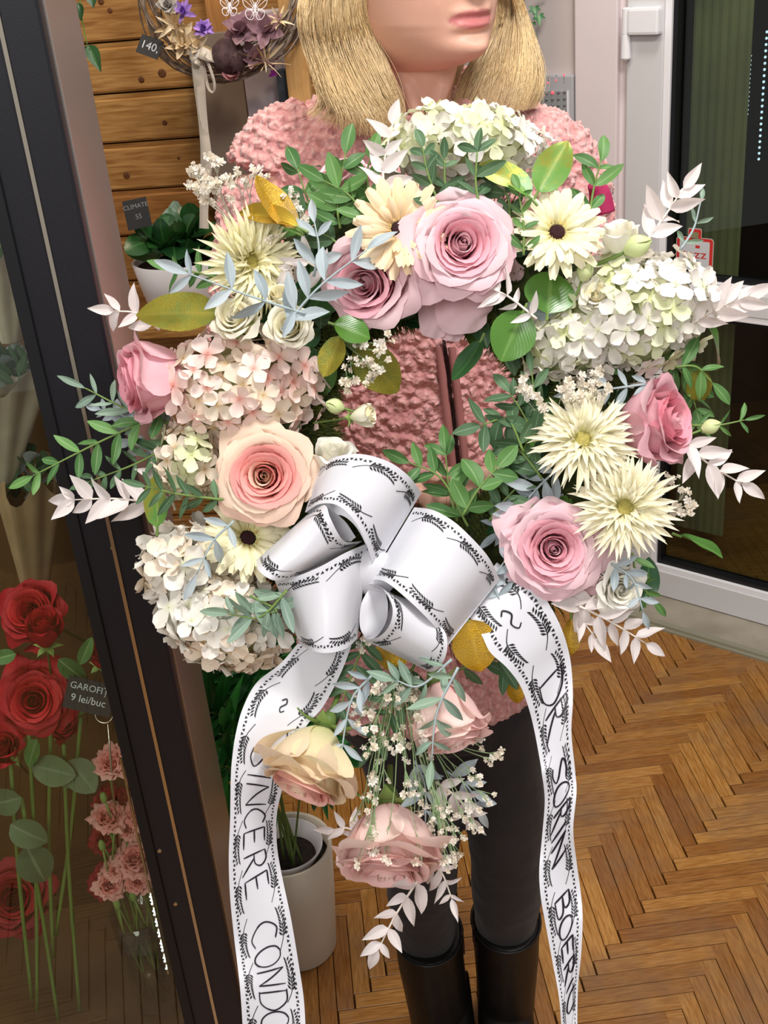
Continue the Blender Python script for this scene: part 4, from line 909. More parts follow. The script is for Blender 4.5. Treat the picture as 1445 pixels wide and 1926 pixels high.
MB().tube(spline([dp(968, -60, .04), dp(984, 0, .04), dp(996, 40, .045), (dp(998, 80, .04)), dp(998, 110, .04)], 14), .0012, 5).build('stem', M['vine'], iv, smooth=True); MB().tube(spline([dp(972, 30, .03), dp(985, 5, .03), dp(1000, -40, .03)], 8), .0008, 5).build('stem', M['vine'], iv, smooth=True)
for i, (x, y, a, L) in enumerate(((1004, 8, -80, 26), (1013, 22, -85, 27), (985, 58, 150, 24), (990, 60, -20, 22), (984, 78, -120, 22), (996, 88, -60, 30), (1000, 98, -30, 26), (992, 98, -140, 26), (1008, -8, 10, 24), (975, 20, 200, 24), (998, 104, -95, 18), (980, 92, 170, 20), (966, 5, 160, 26), (1003, 40, -60, 10), (960, 45, -150, 24))):
    d = RT * math.cos(math.radians(a)) + UP * math.sin(math.radians(a)); n_ = (-FW + RT * U(-.4, .4) + UP * U(-.3, .5)); n_ = (n_ - d * n_.dot(d)).normalized(); xx = d.cross(n_); p = dp(x, y, .045)
    link('leaf', ivy_mesh(i % 3), iv, mw=Matrix.Translation(p - iv.location) @ Matrix((xx * L * ik, d * L * ik, n_ * L * ik)).transposed().to_4x4())
ks, kz1 = door_px(1016, 140, -.005); ks2, _ = door_px(1081, 140, -.005); kz0 = door_px(1050, 262, -.005)[1]
kpd = empty('alarm_keypad', DO + DE * ks + Vector((0, 0, kz1)), 'grey alarm keypad with red lights on the wall beside the door', 'keypad')
q = MB(); dbox(q, ks, ks2, kz0, kz1, -.021, .002, .004); q.build('case', M['keypad'], kpd)
q = MB(); fw_ = ks2 - ks; dbox(q, ks + fw_ * .07, ks2 - fw_ * .16, kz0 + .01, kz1 - (kz1 - kz0) * .24, -.01, .0045, .001); q.build('key_field', M['keypad2'], kpd)
q = MB(); dbox(q, ks2 - fw_ * .16, ks2 - fw_ * .125, kz0 + .01, kz1 - (kz1 - kz0) * .235, -.01, .006, .0006); q.build('flap_edge', M['pvc2'], kpd)
for r in range(5):
    for c in range(4):
        x = (1029 + c * 11.3, 175 + r * 12.2 - c * .6); s, z = door_px(*x, .0045)
        red = (r == 0 and c == 1); q = MB(); q.ball(DO + DE * s + DN * .0045 + Vector((0, 0, z)), .0042, 10, 6, (1, .6, .8)); q.build('key', M['redled'] if red else M['key'], kpd, smooth=True)
for (x, y, on) in ((1061, 141, 1), (1046, 151, 1), (1031, 156, 1), (1033, 142, 0), (1033, 146, 0), (1033, 151, 0), (1047, 142, 0), (1061, 146, 0), (1061, 150, 0), (1061, 155, 0)):
    s, z = door_px(x, y, .002); q = MB(); q.ball(DO + DE * s + DN * .002 + Vector((0, 0, z)), .0019 if on else .001, 8, 6); q.build('indicator', M['redled'] if on else M['blacklabel'], kpd, smooth=True)
# ---- sticker on the glass
M['stred'] = mat('red_sticker', 'c8322c', rough=.5); M['stwhite'] = mat('white_sticker', 'c9ccd0', rough=.5); M['stpale'] = mat('pale_sticker_rim', 'b8b0ac', rough=.5)
sk = empty('door_sticker', DO + DE * door_px(1308, 480, -.017)[0] + DN * -.016 + Vector((0, 0, door_px(1308, 480, -.017)[1])), 'bag-shaped red and white sticker on the door glass', 'sticker')
def stk(x0, y0, x1, y1, m, lift, name, r=.2, hole=None):
    s0, z0 = door_px(x0, y0, -.0165); s1, z1 = door_px(x1, y1, -.0165); w2, h2 = abs(s1 - s0) / 2, abs(z1 - z0) / 2; cx_, cz_ = (s0 + s1) / 2, (z0 + z1) / 2; rr = min(w2, h2) * r; v = []
    for (qx, qz, a0) in ((1, 1, 0), (-1, 1, 90), (-1, -1, 180), (1, -1, 270)):
        for j in range(5): a = math.radians(a0 + j * 22.5); v.append(DO + DE * (cx_ + qx * (w2 - rr) + rr * math.cos(a)) + DN * (-.0165 + lift) + Vector((0, 0, cz_ + qz * (h2 - rr) + rr * math.sin(a))))
    n = len(v); q = MB(); q.add(v + [p - DN * .0003 for p in v], [tuple(range(n)), tuple(range(2 * n - 1, n - 1, -1))] + [(i, (i + 1) % n, n + (i + 1) % n, n + i) for i in range(n)]); q.build(name, m, sk)
stk(1295, 428, 1320, 452, M['stpale'], .0003, 'handle', .3); stk(1296, 430, 1319, 452, M['stred'], .0006, 'handle', .3); stk(1301, 436, 1314, 452, M['olive'], .0009, 'handle_hole', .1)
stk(1273, 443, 1340, 527, M['stpale'], .0004, 'rim', .18); stk(1274.5, 444.5, 1338.5, 525.5, M['stred'], .0009, 'border', .16); stk(1279.5, 450.5, 1333, 519, M['stwhite'], .0012, 'face', .08)
RS = Matrix((DE, Vector((0, 0, 1)), DN)).transposed()
def stxt(t, x, y, sz, m, lift=.0016):
    s, z = door_px(x, y, -.0165); link('lettering', text_mesh(t, sz * 2.4 / F, m), sk, mw=Matrix.Translation(DO + DE * s + DN * (-.0165 + lift) + Vector((0, 0, z)) - sk.location) @ (RS @ Matrix.Diagonal((1.35, 1, 1))).to_4x4())
stxt('tazz', 1307, 478, 24, M['stred'])
for (x0, y0, x1, y1, m) in ((1309, 461, 1317, 467, 'stred'), (1300, 488, 1314, 491, 'key'), (1296, 499, 1313, 500.5, 'stred'), (1285, 505, 1299, 511, 'blacklabel'), (1310, 507, 1325, 512, 'blacklabel')): stk(x0, y0, x1, y1, M[m], .0015, 'print', .1)
# ================================================================== THE WOMAN
M['skin'] = None
def skin_material(mouth, fwd, side, upv):
    m = bpy.data.materials.new('skin'); m.use_nodes = True; nt = m.node_tree; N = nt.nodes; L = nt.links; b = N['Principled BSDF']
    b.inputs['Roughness'].default_value = .45; b.inputs['Specular IOR Level'].default_value = .35
    b.inputs['Subsurface Weight'].default_value = .25; b.inputs['Subsurface Radius'].default_value = (.012, .005, .003); b.inputs['Subsurface Scale'].default_value = .5
    g = N.new('ShaderNodeNewGeometry'); n = N.new('ShaderNodeTexNoise'); n.inputs['Scale'].default_value = 14; n.inputs['Detail'].default_value = 5; L.new(g.outputs['Position'], n.inputs[0])
    x = N.new('ShaderNodeMix'); x.data_type = 'RGBA'; L.new(n.outputs[0], x.inputs[0]); x.inputs[6].default_value = lin('e3b8a2'); x.inputs[7].default_value = lin('dba48f')
    at_ = N.new('ShaderNodeAttribute'); at_.attribute_name = 'lips'
    y = N.new('ShaderNodeMix'); y.data_type = 'RGBA'; L.new(at_.outputs['Fac'], y.inputs[0]); L.new(x.outputs[2], y.inputs[6]); y.inputs[7].default_value = lin('c87a78'); L.new(y.outputs[2], b.inputs['Base Color'])
    n2 = N.new('ShaderNodeTexNoise'); n2.inputs['Scale'].default_value = 700; L.new(g.outputs['Position'], n2.inputs[0]); bp = N.new('ShaderNodeBump'); bp.inputs['Strength'].default_value = .08; bp.inputs['Distance'].default_value = .001
    L.new(n2.outputs[0], bp.inputs['Height']); L.new(bp.outputs[0], b.inputs['Normal']); return m
M['skin'] = skin_material(0, 0, 0, 0)
def fleece(name, c1, c2, sc):
    m = bpy.data.materials.new(name); m.use_nodes = True; nt = m.node_tree; N = nt.nodes; L = nt.links; b = N['Principled BSDF']; b.inputs['Roughness'].default_value = .9; b.inputs['Sheen Weight'].default_value = .4; b.inputs['Specular IOR Level'].default_value = .1
    g = N.new('ShaderNodeNewGeometry'); n0 = N.new('ShaderNodeTexNoise'); n0.inputs['Scale'].default_value = 60; L.new(g.outputs['Position'], n0.inputs[0])
    ad = N.new('ShaderNodeMixRGB'); ad.inputs[0].default_value = .012; L.new(g.outputs['Position'], ad.inputs[1]); L.new(n0.outputs['Color'], ad.inputs[2])
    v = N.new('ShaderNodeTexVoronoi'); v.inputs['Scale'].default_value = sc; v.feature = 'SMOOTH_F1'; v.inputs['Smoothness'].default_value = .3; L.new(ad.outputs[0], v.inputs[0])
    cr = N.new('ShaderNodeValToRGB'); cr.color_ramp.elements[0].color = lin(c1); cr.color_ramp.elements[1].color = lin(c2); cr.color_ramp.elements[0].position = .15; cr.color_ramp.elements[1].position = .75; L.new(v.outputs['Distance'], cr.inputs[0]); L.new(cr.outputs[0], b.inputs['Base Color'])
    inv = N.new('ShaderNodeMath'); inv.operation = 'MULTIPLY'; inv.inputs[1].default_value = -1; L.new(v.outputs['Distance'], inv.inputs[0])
    bp = N.new('ShaderNodeBump'); bp.inputs['Strength'].default_value = 1.0; bp.inputs['Distance'].default_value = .006; L.new(inv.outputs[0], bp.inputs['Height']); L.new(bp.outputs[0], b.inputs['Normal']); return m
M['sherpa'] = fleece('pink_sherpa_fleece', 'f0bab5', 'd29290', 118)
M['trim_'] = mat('rose_brown_binding', 'a8706c', rough=.8); M['zip'] = mat('dark_zip_teeth', '2c1c1c', rough=.4, metal=.4)
M['magenta'] = mat('magenta_lining', 'b02a5c', rough=.7)
M['denim'] = mat('black_denim', '1b191b', '242023', rough=.75, noise=12, bump=.25, bscale=900, sheen=.1)
M['leather'] = mat('black_leather', '0d0b0a', '15110f', rough=.42, noise=20, bump=.15, bscale=160)
M['hair'] = mat('blonde_hair', 'dabb82', '9a7644', rough=.38, noise=26, spec=.6, stretch=(14, 14, 1.2))
M['hair2'] = mat('blonde_strands', 'fbe6b8', 'c9a164', rough=.33, noise=60, spec=.7, stretch=(40, 40, 2))
YB = 1.24                                   # the woman stands this far from the camera
def ringR(py, xl, xr, Y, hd, dz=0.0):
    a = atY(xl, py, Y); b = atY(xr, py, Y); c = (a + b) / 2
    return (c.x, Y, c.z + dz, (b - a).length / 2, hd)
def loft(mb, rings, n=40, sq=1.0, cap=True, sh=None):
    vs = []; fs = []
    for i, r in enumerate(rings):
        for k in range(n):
            a = 2 * PI * k / n; c, s_ = math.cos(a), math.sin(a); e = 2 / (2 + sq)
            x = math.copysign(abs(c) ** e, c) * r[3]; y = math.copysign(abs(s_) ** e, s_) * r[4]; z = sh(i, a) if sh else 0
            vs.append(Vector((r[0] + x, r[1] + y, r[2] + z)))
    m = len(rings)
    for i in range(m - 1):
        for k in range(n): fs.append((i * n + k, i * n + (k + 1) % n, (i + 1) * n + (k + 1) % n, (i + 1) * n + k))
    if cap: fs += [tuple(range(n))[::-1], tuple((m - 1) * n + k for k in range(n))]
    return mb.add(vs, fs)
def remeshed(name, mb, vox, m, parent, smooth_it=4, extra=None, iters=None):
    """welds overlapping lofts into one continuous surface"""
    me = mesh('tmp', mb.v, mb.f, m, True); o = bpy.data.objects.new('tmp', me); COL.objects.link(o)
    r = o.modifiers.new('r', 'REMESH'); r.mode = 'VOXEL'; r.voxel_size = vox; r.use_smooth_shade = True
    if smooth_it: s = o.modifiers.new('s', 'SMOOTH'); s.factor = .5; s.iterations = smooth_it
    if extra: extra(o)
    dg = bpy.context.evaluated_depsgraph_get(); dg.update(); me2 = bpy.data.meshes.new_from_object(o.evaluated_get(dg)); bpy.data.objects.remove(o); bpy.data.meshes.remove(me)
    me2.name = name; off = parent_world(parent); me2.transform(Matrix.Translation(-off)); me2.materials.clear(); me2.materials.append(m)
    me2.polygons.foreach_set('use_smooth', [True] * len(me2.polygons))
    return link(name, me2, parent)
foot = atY(875, 1900, YB + .02)
person = empty('person', (foot.x, YB + .02, 0), 'blonde woman in pink sherpa jacket, black jeans and boots holding the flower wreath', 'person')
# ---- head: rings in the head's own frame (x side, y forward, z up; chin tip at z=0)
chin = atY(893, 110, YB - .085)
yaw = math.radians(33); tilt = math.radians(4)
hf = Vector((math.sin(yaw), -math.cos(yaw), 0)); hs = Vector((math.cos(yaw), math.sin(yaw), 0)); hu = Vector((math.sin(tilt) * .3, 0, 1)).normalized()
hf = (hf + Vector((0, 0, -.06))).normalized(); hs = hu.cross(hf).normalized() * -1; hf = hs.cross(hu).normalized() * 1
if hf.y > 0: hf = -hf
HO = chin - hf * .085                        # origin: below the head's centre at chin height
def hp(x, y, z): return HO + hs * x + hf * y + hu * z
# z, front, half width, back
HR = [(-.012, .040, .030, .045), (-.006, .066, .040, .055), (0.0, .0835, .047, .064), (.008, .0885, .0535, .070), (.020, .0865, .0590, .076), (.032, .0840, .0625, .082), (.045, .0850, .0650, .087), (.058, .0860, .0670, .091), (.072, .0870, .0690, .094),
      (.09, .087, .071, .097), (.11, .086, .073, .099), (.13, .088, .0745, .10), (.15, .088, .0745, .10), (.17, .083, .073, .098), (.19, .072, .066, .088), (.208, .052, .050, .066), (.22, .024, .026, .034)]
_zz = np.linspace(-.012, .22, 400); _sm = []
for _k in (1, 2, 3):
    _v = np.interp(_zz, [r[0] for r in HR], [r[_k] for r in HR]); _w = np.exp(-(np.arange(-24, 25) / 9.0) ** 2); _w /= _w.sum()
    _vp = np.concatenate([2 * _v[0] - _v[24:0:-1], _v, 2 * _v[-1] - _v[-2:-26:-1]]); _sm.append(np.convolve(_vp, _w, 'valid'))
def gs(x, s): return math.exp(-(x / s) ** 2)
def head_pt(a, z):
    fz, wz, bz = (float(np.interp(z, _zz, q)) for q in _sm)
    c, s_ = math.sin(a), math.cos(a); e = .86 if z < .06 else .92
    x = math.copysign(abs(c) ** .95, c) * wz; y = (fz if s_ > 0 else bz) * math.copysign(abs(s_) ** (e if s_ > 0 else 1), s_)
    if s_ > 0 and z < .03:                   # jaw: narrower towards the chin
        x *= 1 - .28 * gs(z - .0, .02) * s_
    f = 0.0
    if s_ > 0:
        X = x
        f += .010 * gs(X, .016) * gs(z - .010, .012)             # chin pad
        f -= .0050 * gs(X, .022) * gs(z - .0215, .0050)          # hollow under the lower lip
        lw = .0265; mz = .0355 + .0010 * (abs(X) / lw) ** 2 - .0018 * (abs(X) / lw) ** 4
        t = max(0, 1 - (abs(X) / lw) ** 2.2)
        f += .0074 * t * gs(z - (mz - .0062), .0050) + .0064 * t * gs(z - (mz + .0058), .0042)   # lips
        f -= .0042 * max(0, 1 - (abs(X) / (lw * 1.05)) ** 4) * gs(z - mz, .0013)                    # the line between them
        f -= .0018 * gs(X, .004) * gs(z - .051, .006)            # philtrum
        f += .003 * gs(abs(X) - .033, .012) * gs(z - .05, .018)  # cheek beside the mouth
        f -= .0016 * gs(abs(X) - (.027 + .1 * (z - .043)), .004) * gs(z - .052, .016)
        nz = ss(.118, .071, z) if z > .071 else ss(.060, .0685, z)
        f += (.022 * nz) * gs(X, .0085 + .006 * gs(z - .074, .008)) + .0052 * gs(abs(X) - .0125, .0055) * gs(z - .0725, .0065)   # nose, wings
        f -= .008 * gs(abs(X) - .032, .015) * gs(z - .112, .011)  # eye sockets
        f += .0045 * gs(abs(X) - .032, .010) * gs(z - .111, .006)   # lids
        f += .004 * gs(z - .130, .008) * gs(abs(X) - .028, .025)  # brows
        y += f * max(0, s_) ** .5 * 1.0
    return x, y
hb_ = MB(); na = 190; zs_ = [-.012 + .232 * (i / 190) for i in range(191)]; vs = []; fs = []; lips = []
for i, z in enumerate(zs_):
    for k in range(na):
        a0 = 2 * PI * k / na - PI; a = a0 - .45 * math.sin(a0)      # denser round the face
        x, y = head_pt(a, z); vs.append(hp(x, y, z))
for i in range(len(zs_) - 1):
    for k in range(na): fs.append((i * na + k, i * na + (k + 1) % na, (i + 1) * na + (k + 1) % na, (i + 1) * na + k))
fs += [tuple(range(na))[::-1], tuple((len(zs_) - 1) * na + k for k in range(na))]
hb_.add(vs, fs)
def earat(sd):
    for (r, t) in ((.030, .006),):
        pts = [hp(sd * .074, -.012 + .012 * math.cos(a) - .004, .105 + .028 * math.sin(a)) for a in [i * 2 * PI / 12 for i in range(13)]]
        hb_.tube(pts, .0042, 8)
        hb_.ball(hp(sd * .071, -.014, .10), .016, 12, 8, (.5, .8, 1.3))
earat(1); earat(-1)
# ---- neck, trunk
YN = YB + .012
neck = [ringR(60, 722, 868, YN, .056), ringR(120, 735, 862, YN, .055), ringR(170, 742, 850, YN + .004, .054), ringR(215, 735, 850, YN + .010, .056), ringR(245, 700, 880, YN + .016, .062), ringR(275, 600, 960, YN + .022, .072), ringR(330, 520, 1040, YN + .024, .086),
        ringR(450, 520, 1030, YN + .02, .095), ringR(650, 560, 1010, YN + .02, .095), ringR(900, 590, 985, YN + .02, .09), ringR(1150, 570, 1010, YN + .02, .10), ringR(1300, 600, 990, YN + .02, .09)]
loft(hb_, neck, 48, .2)
# sternomastoid cords and collar bones
for sd, x0, x1 in ((-1, 748, 790), (1, 852, 812)):
    hb_.tube([atY(x0, 95, YN - .012), atY((x0 + x1) / 2, 165, YN - .045), atY(x1, 235, YN - .052)], [.010, .009, .006], 10)
# arms: shoulder - elbow - wrist - hand behind the ring
def limb(mb, pts, rs, n=20):
    C = spline(pts, 16); R_ = list(np.interp(np.linspace(0, 1, 16), np.linspace(0, 1, len(rs)), rs)); mb.tube(C, R_, n)
shL = atY(525, 345, YB + .03); shR = atY(1050, 350, YB + .035)
elL = atY(470, 780, YB - .06); elR = atY(1105, 800, YB - .07)
wrL = P(520, 985, -.055); wrR = P(1090, 960, -.055)
limb(hb_, [shL, shL.lerp(elL, .5), elL], [.045, .042, .036]); limb(hb_, [elL, elL.lerp(wrL, .5), wrL], [.036, .031, .024])
limb(hb_, [shR, shR.lerp(elR, .5), elR], [.045, .042, .036]); limb(hb_, [elR, elR.lerp(wrR, .5), wrR], [.036, .031, .024])
def hand(mb, wr, to, curl):
    d = (to - wr).normalized(); side = d.cross(FW).normalized(); palm = wr + d * .045
    mb.tube([wr, wr + d * .02, palm, palm + d * .03], [.023, .027, .034, .030], 12)
    for i, ln in enumerate((.062, .072, .067, .052)):
        b = palm + d * .028 + side * (i - 1.5) * .018
        mb.tube([b, b + d * ln * .42, b + d * ln * .7 - FW * curl * .018, b + d * ln * .78 - FW * curl * .04], [.0092, .0088, .008, .0066], 8)
    b = wr + d * .022 + side * .024
    mb.tube([b, b + side * .022 + d * .016, b + side * .028 + d * .038 - FW * .012], [.0115, .010, .008], 8)
hand(hb_, wrL, P(620, 985, -.05), 1); hand(hb_, wrR, P(990, 960, -.05), 1)
body = remeshed('body', hb_, .0021, M['skin'], person, 3)
bv = np.empty(len(body.data.vertices) * 3, np.float32); body.data.vertices.foreach_get('co', bv); bv = bv.reshape(-1, 3) + np.array(person.location)
rel = bv - np.array(HO); X = rel @ np.array(hs); Yh = rel @ np.array(hf); Z = rel @ np.array(hu)
lw = .0265; mz = .0355 + .0010 * (np.abs(X) / lw) ** 2 - .0018 * (np.abs(X) / lw) ** 4; tt = np.clip(1 - (np.abs(X) / lw) ** 2, 0, 1) ** .6
up_h = .0085 * tt * (1 - .18 * np.exp(-(X / .003) ** 2)); lo_h = .0110 * tt
dd = np.where(Z > mz, (up_h - (Z - mz)), (lo_h - (mz - Z))) / .0022
lp = np.clip(dd, 0, 1) * (Yh > .06) * (np.abs(X) < lw)
at_ = body.data.attributes.new('lips', 'FLOAT', 'POINT'); at_.data.foreach_set('value', lp.astype(np.float32))
# ---- jacket
jk = MB()
torso = [ringR(160, 610, 850, YN + .045, .045), ringR(190, 560, 930, YN + .030, .076), ringR(222, 520, 1020, YN + .028, .092), ringR(262, 500, 1062, YN + .028, .104), ringR(340, 492, 1092, YN + .030, .118), ringR(430, 488, 1090, YN + .026, .124),
         ringR(560, 520, 1066, YN + .022, .126), ringR(720, 548, 1046, YN + .02, .124), ringR(900, 560, 1030, YN + .02, .122), ringR(1080, 556, 1030, YN + .02, .126), ringR(1200, 560, 1020, YN + .02, .126), ringR(1284, 572, 1008, YN + .02, .120)]
loft(jk, torso, 64, .35)
limb(jk, [atY(600, 262, YB + .03), atY(555, 285, YB + .03), shL, shL.lerp(elL, .5), elL], [.042, .054, .061, .060, .056]); limb(jk, [elL, elL.lerp(wrL, .5), wrL.lerp(elL, .12)], [.058, .054, .045])
limb(jk, [atY(960, 268, YB + .035), atY(1010, 290, YB + .035), shR, shR.lerp(elR, .5), elR], [.040, .050, .056, .058, .054]); limb(jk, [elR, elR.lerp(wrR, .5), wrR.lerp(elR, .12)], [.056, .052, .044])
# folded collar round the neck
cl = []
for i in range(25):
    a = math.radians(-62 + 304 * i / 24); cx = (atY(795, 232, YN + .035)); rx, ry = .080, .070
    q = cx + Vector((math.sin(a) * -rx, math.cos(a) * ry, .012 - .030 * max(0, -math.cos(a)) + .018 * max(0, math.cos(a)))); cl.append(q)
jk.tube(cl, .022, 12)
def jk_extra(o):
    t = bpy.data.textures.new('curls', 'VORONOI'); t.noise_scale = .0092; t.distance_metric = 'DISTANCE'; t.weight_1 = 1
    d = o.modifiers.new('d', 'DISPLACE'); d.texture = t; d.texture_coords = 'GLOBAL'; d.strength = -.0095; d.mid_level = .45
jacket = remeshed('jacket', jk, .0025, M['sherpa'], person, 6, jk_extra)
bm_ = bmesh.new(); bm_.from_mesh(jacket.data); bm_.transform(Matrix.Translation(person.location)); JB = BVHTree.FromBMesh(bm_); bm_.free()
def jhit(px, py, lift=.004):
    d = ray(px, py).normalized(); r = JB.ray_cast(CAM, d)
    return (r[0] - d * lift) if r[0] is not None else atY(px, py, YN - .1)
# zip with its bindings down the front
zp = [(835, 640), (843, 700), (850, 760), (857, 820), (864, 880), (868, 960), (872, 1060), (876, 1180), (880, 1275)]
def strip_on(pts, w, th, name, m, par, dx=0):
    C = spline([jhit(x + dx, y, .004) for x, y in pts], 40); mb = MB(); vs = []; fs = []
    Cs = [sum((C[min(max(i + j, 0), 39)] for j in range(-4, 5)), Vector()) / 9 for i in range(40)]
    for i, p in enumerate(Cs):
        x = RT * w / 2; f = -FW * th; vs += [p - x, p - x * .6 + f, p + x * .6 + f, p + x]
    for i in range(39):
        a = 4 * i; fs += [(a + k, a + k + 1, a + k + 5, a + k + 4) for k in range(3)]
    return mb.add(vs, fs).build(name, m, par, smooth=True)
tz = strip_on(zp, .0045, .0012, 'zip', M['zip'], jacket, 0)
strip_on(zp, .0085, .004, 'zip_binding', M['trim_'], jacket, -11); strip_on(zp, .0085, .004, 'zip_binding', M['trim_'], jacket, 13)
teeth = MB()
for i in range(150):
    f = i / 149 * (len(zp) - 1); k = min(int(f), len(zp) - 2); x = zp[k][0] + (zp[k + 1][0] - zp[k][0]) * (f - k); y = zp[k][1] + (zp[k + 1][1] - zp[k][1]) * (f - k)
    p = jhit(x, y, .0075); teeth.box(p, .0034, .0012, .0013)
teeth.build('zip_teeth', M['zip'], jacket, kind='stuff')
mg = MB(); limb(mg, [P(1118, 345, -.04), P(1128, 365, -.045), P(1134, 400, -.05)], [.006, .009, .010], 10); mg.build('cuff_lining', M['magenta'], person, smooth=True, label='magenta edge of a sleeve lining')
# ---- jeans and boots
jn = MB()
hipl = [ringR(1180, 585, 1005, YN + .02, .098), ringR(1290, 590, 1008, YN + .02, .098), ringR(1345, 640, 1010, YN + .02, .094)]
loft(jn, hipl, 40, .3)
def leg(mb, rows, n=28):
    loft(mb, [ringR(y, a, b, Y, hd) for (y, a, b, Y, hd) in rows], n, .05)
legL = [(1300, 640, 830, YB + .02, .082), (1400, 672, 850, YB + .01, .080), (1500, 705, 862, YB, .074), (1570, 722, 866, YB - .005, .066), (1610, 726, 862, YB - .002, .063), (1680, 728, 858, YB + .01, .058), (1760, 748, 856, YB + .02, .046), (1800, 758, 856, YB + .025, .040)]
legR = [(1300, 820, 1010, YB + .03, .084), (1400, 842, 1022, YB + .02, .082), (1500, 868, 1030, YB + .01, .074), (1560, 880, 1030, YB + .004, .066), (1600, 884, 1026, YB + .006, .062), (1680, 888, 1018, YB + .02, .058), (1738, 898, 1006, YB + .03, .046), (1785, 906, 1000, YB + .035, .040)]
leg(jn, legL); leg(jn, legR)
for (rows, ya) in ((legL, (1556, 1588, 1612)), (legR, (1548, 1576, 1604))):   # folds behind and over the knee
    for j, y in enumerate(ya):
        a = np.interp(y, [r[0] for r in rows], [r[1] for r in rows]); b = np.interp(y, [r[0] for r in rows], [r[2] for r in rows]); Y = np.interp(y, [r[0] for r in rows], [r[3] for r in rows])
        pts = [atY(a + (b - a) * t, y + 14 * math.sin(PI * t) * (1 if j != 1 else .5) - 5 * j * t, Y - .058 * math.sin(PI * t) ** .7) for t in [.06, .25, .5, .75, .95]]
        jn.tube(spline(pts, 12), [.003] + [.006] * 10 + [.003], 8)
def jn_extra(o):
    t = bpy.data.textures.new('wr', 'CLOUDS'); t.noise_scale = .06
    d = o.modifiers.new('d', 'DISPLACE'); d.texture = t; d.texture_coords = 'GLOBAL'; d.strength = .006; d.mid_level = .5
jeans = remeshed('jeans', jn, .0045, M['denim'], person, 5, jn_extra)
for sd, (rows, x0, x1, ytop, lean) in enumerate(((((1752, 742, 868), (1800, 748, 872), (1900, 770, 884), (2050, 800, 905)), 742, 868, 1752, 0), (((1728, 889, 1014), (1790, 893, 1012), (1900, 902, 1002), (2050, 912, 1000)), 889, 1014, 1728, 0))):
    b = MB(); Yb = YB + .022 + .012 * sd
    rr = [ringR(y, a, c, Yb + .004 * i, .064 - .002 * i) for i, (y, a, c) in enumerate(rows)]
    last = rr[-1]; ank = (last[0] + .0, last[1] + .01, .11, .040, .048); ft = (ank[0], ank[1] - .01, .06, .042, .07)
    loft(b, [(r[0], r[1], r[2], r[3], r[4]) for r in rr] + [ank, ft, (ank[0], ank[1] - .045, .035, .043, .12), (ank[0], ank[1] - .05, .012, .044, .128)], 30, .1)
    bt = remeshed('boot', b, .004, M['leather'], person, 3)
    sole = MB(); loft(sole, [(ank[0], ank[1] - .05, .014, .045, .13), (ank[0], ank[1] - .05, .0, .044, .128)], 28, .1); sole.build('sole', M['leather'], bt)
    r0 = rr[0]; rim = MB(); pts = [Vector((r0[0] + math.cos(a) * (r0[3] + .001), r0[1] + math.sin(a) * (r0[4] + .001), r0[2] - .001)) for a in [i * 2 * PI / 32 for i in range(33)]]
    rim.tube(pts, .0022, 8, cap=False); rim.build('boot_rim', M['leather'], bt, smooth=True)
    zx = r0[0] + (r0[3] if sd == 0 else -r0[3]); z_ = MB(); z_.box((zx, r0[1] - .012, r0[2] - .012), .004, .008, .03); z_.tube([(zx, r0[1] - .02, r0[2] - .006), (zx, r0[1] - .022, r0[2] - .03)], .0016, 6); z_.build('zip_pull', M['zip'], bt)
# ---- hair: layered locks following guide lines (pixel, pixel, distance from the camera)
def G_(pts): return [atY(x, y, Y) for x, y, Y in pts]
Yf, Ym, Yk = YB - .050, YB + .0, YB + .06
curtL = [G_([(655, -150, Ym), (585, -60, Ym - .02), (562, 20, Yf), (572, 80, Yf), (596, 150, Yf - .02), (603, 190, Yf - .03), (572, 216, Yf - .03)]),
         G_([(670, -150, Ym), (610, -60, Yf), (588, 20, Yf - .01), (600, 90, Yf - .015), (628, 170, Yf - .045), (650, 215, Yf - .06), (655, 252, Yf - .06)]),
         G_([(690, -150, Ym - .02), (640, -60, Yf - .01), (625, 20, Yf - .02), (635, 95, Yf - .02), (668, 175, Yf - .05), (700, 225, Yf - .065), (715, 262, Yf - .065)]),
         G_([(705, -150, Ym - .03), (672, -60, Yf - .015), (658, 10, Yf - .02), (672, 80, Yf - .02), (712, 160, Yf - .045), (738, 205, Yf - .05), (748, 245, Yf - .05)]),
         G_([(715, -150, Ym - .03), (690, -70, Yf - .01), (684, 0, Yf - .01), (702, 60, Yf), (728, 120, Yf - .01), (748, 180, Yf - .02), (758, 228, Yf - .03)])]
curtB = [G_([(700, -60, Yk), (700, 30, Yk), (720, 120, Yk), (740, 210, Yk - .02)]), G_([(800, -60, Yk + .03), (810, 60, Yk + .03), (815, 140, Yk + .02), (812, 215, Yk)]), G_([(880, -40, Yk), (890, 60, Yk), (870, 130, Yk - .02), (842, 205, Yk - .04)])]
curtR = [G_([(905, -80, Ym + .02), (925, 20, Ym + .03), (912, 90, Ym + .02), (872, 150, Ym), (850, 210, Ym - .02)]),
         G_([(925, -90, Ym + .02), (958, 0, Ym + .03), (945, 80, Ym + .02), (930, 140, Ym), (895, 225, Ym - .03)]),
         G_([(935, -90, Ym), (978, 10, Ym + .02), (985, 80, Ym), (972, 150, Ym - .03), (950, 218, Ym - .05)]),
         G_([(940, -90, Ym), (985, 20, Ym + .02), (1006, 90, Ym), (1008, 150, Ym - .02), (985, 210, Ym - .05)]),
         G_([(945, -90, Ym), (990, 20, Ym + .03), (1014, 110, Ym + .01), (1018, 165, Ym), (1008, 205, Ym - .02)])]
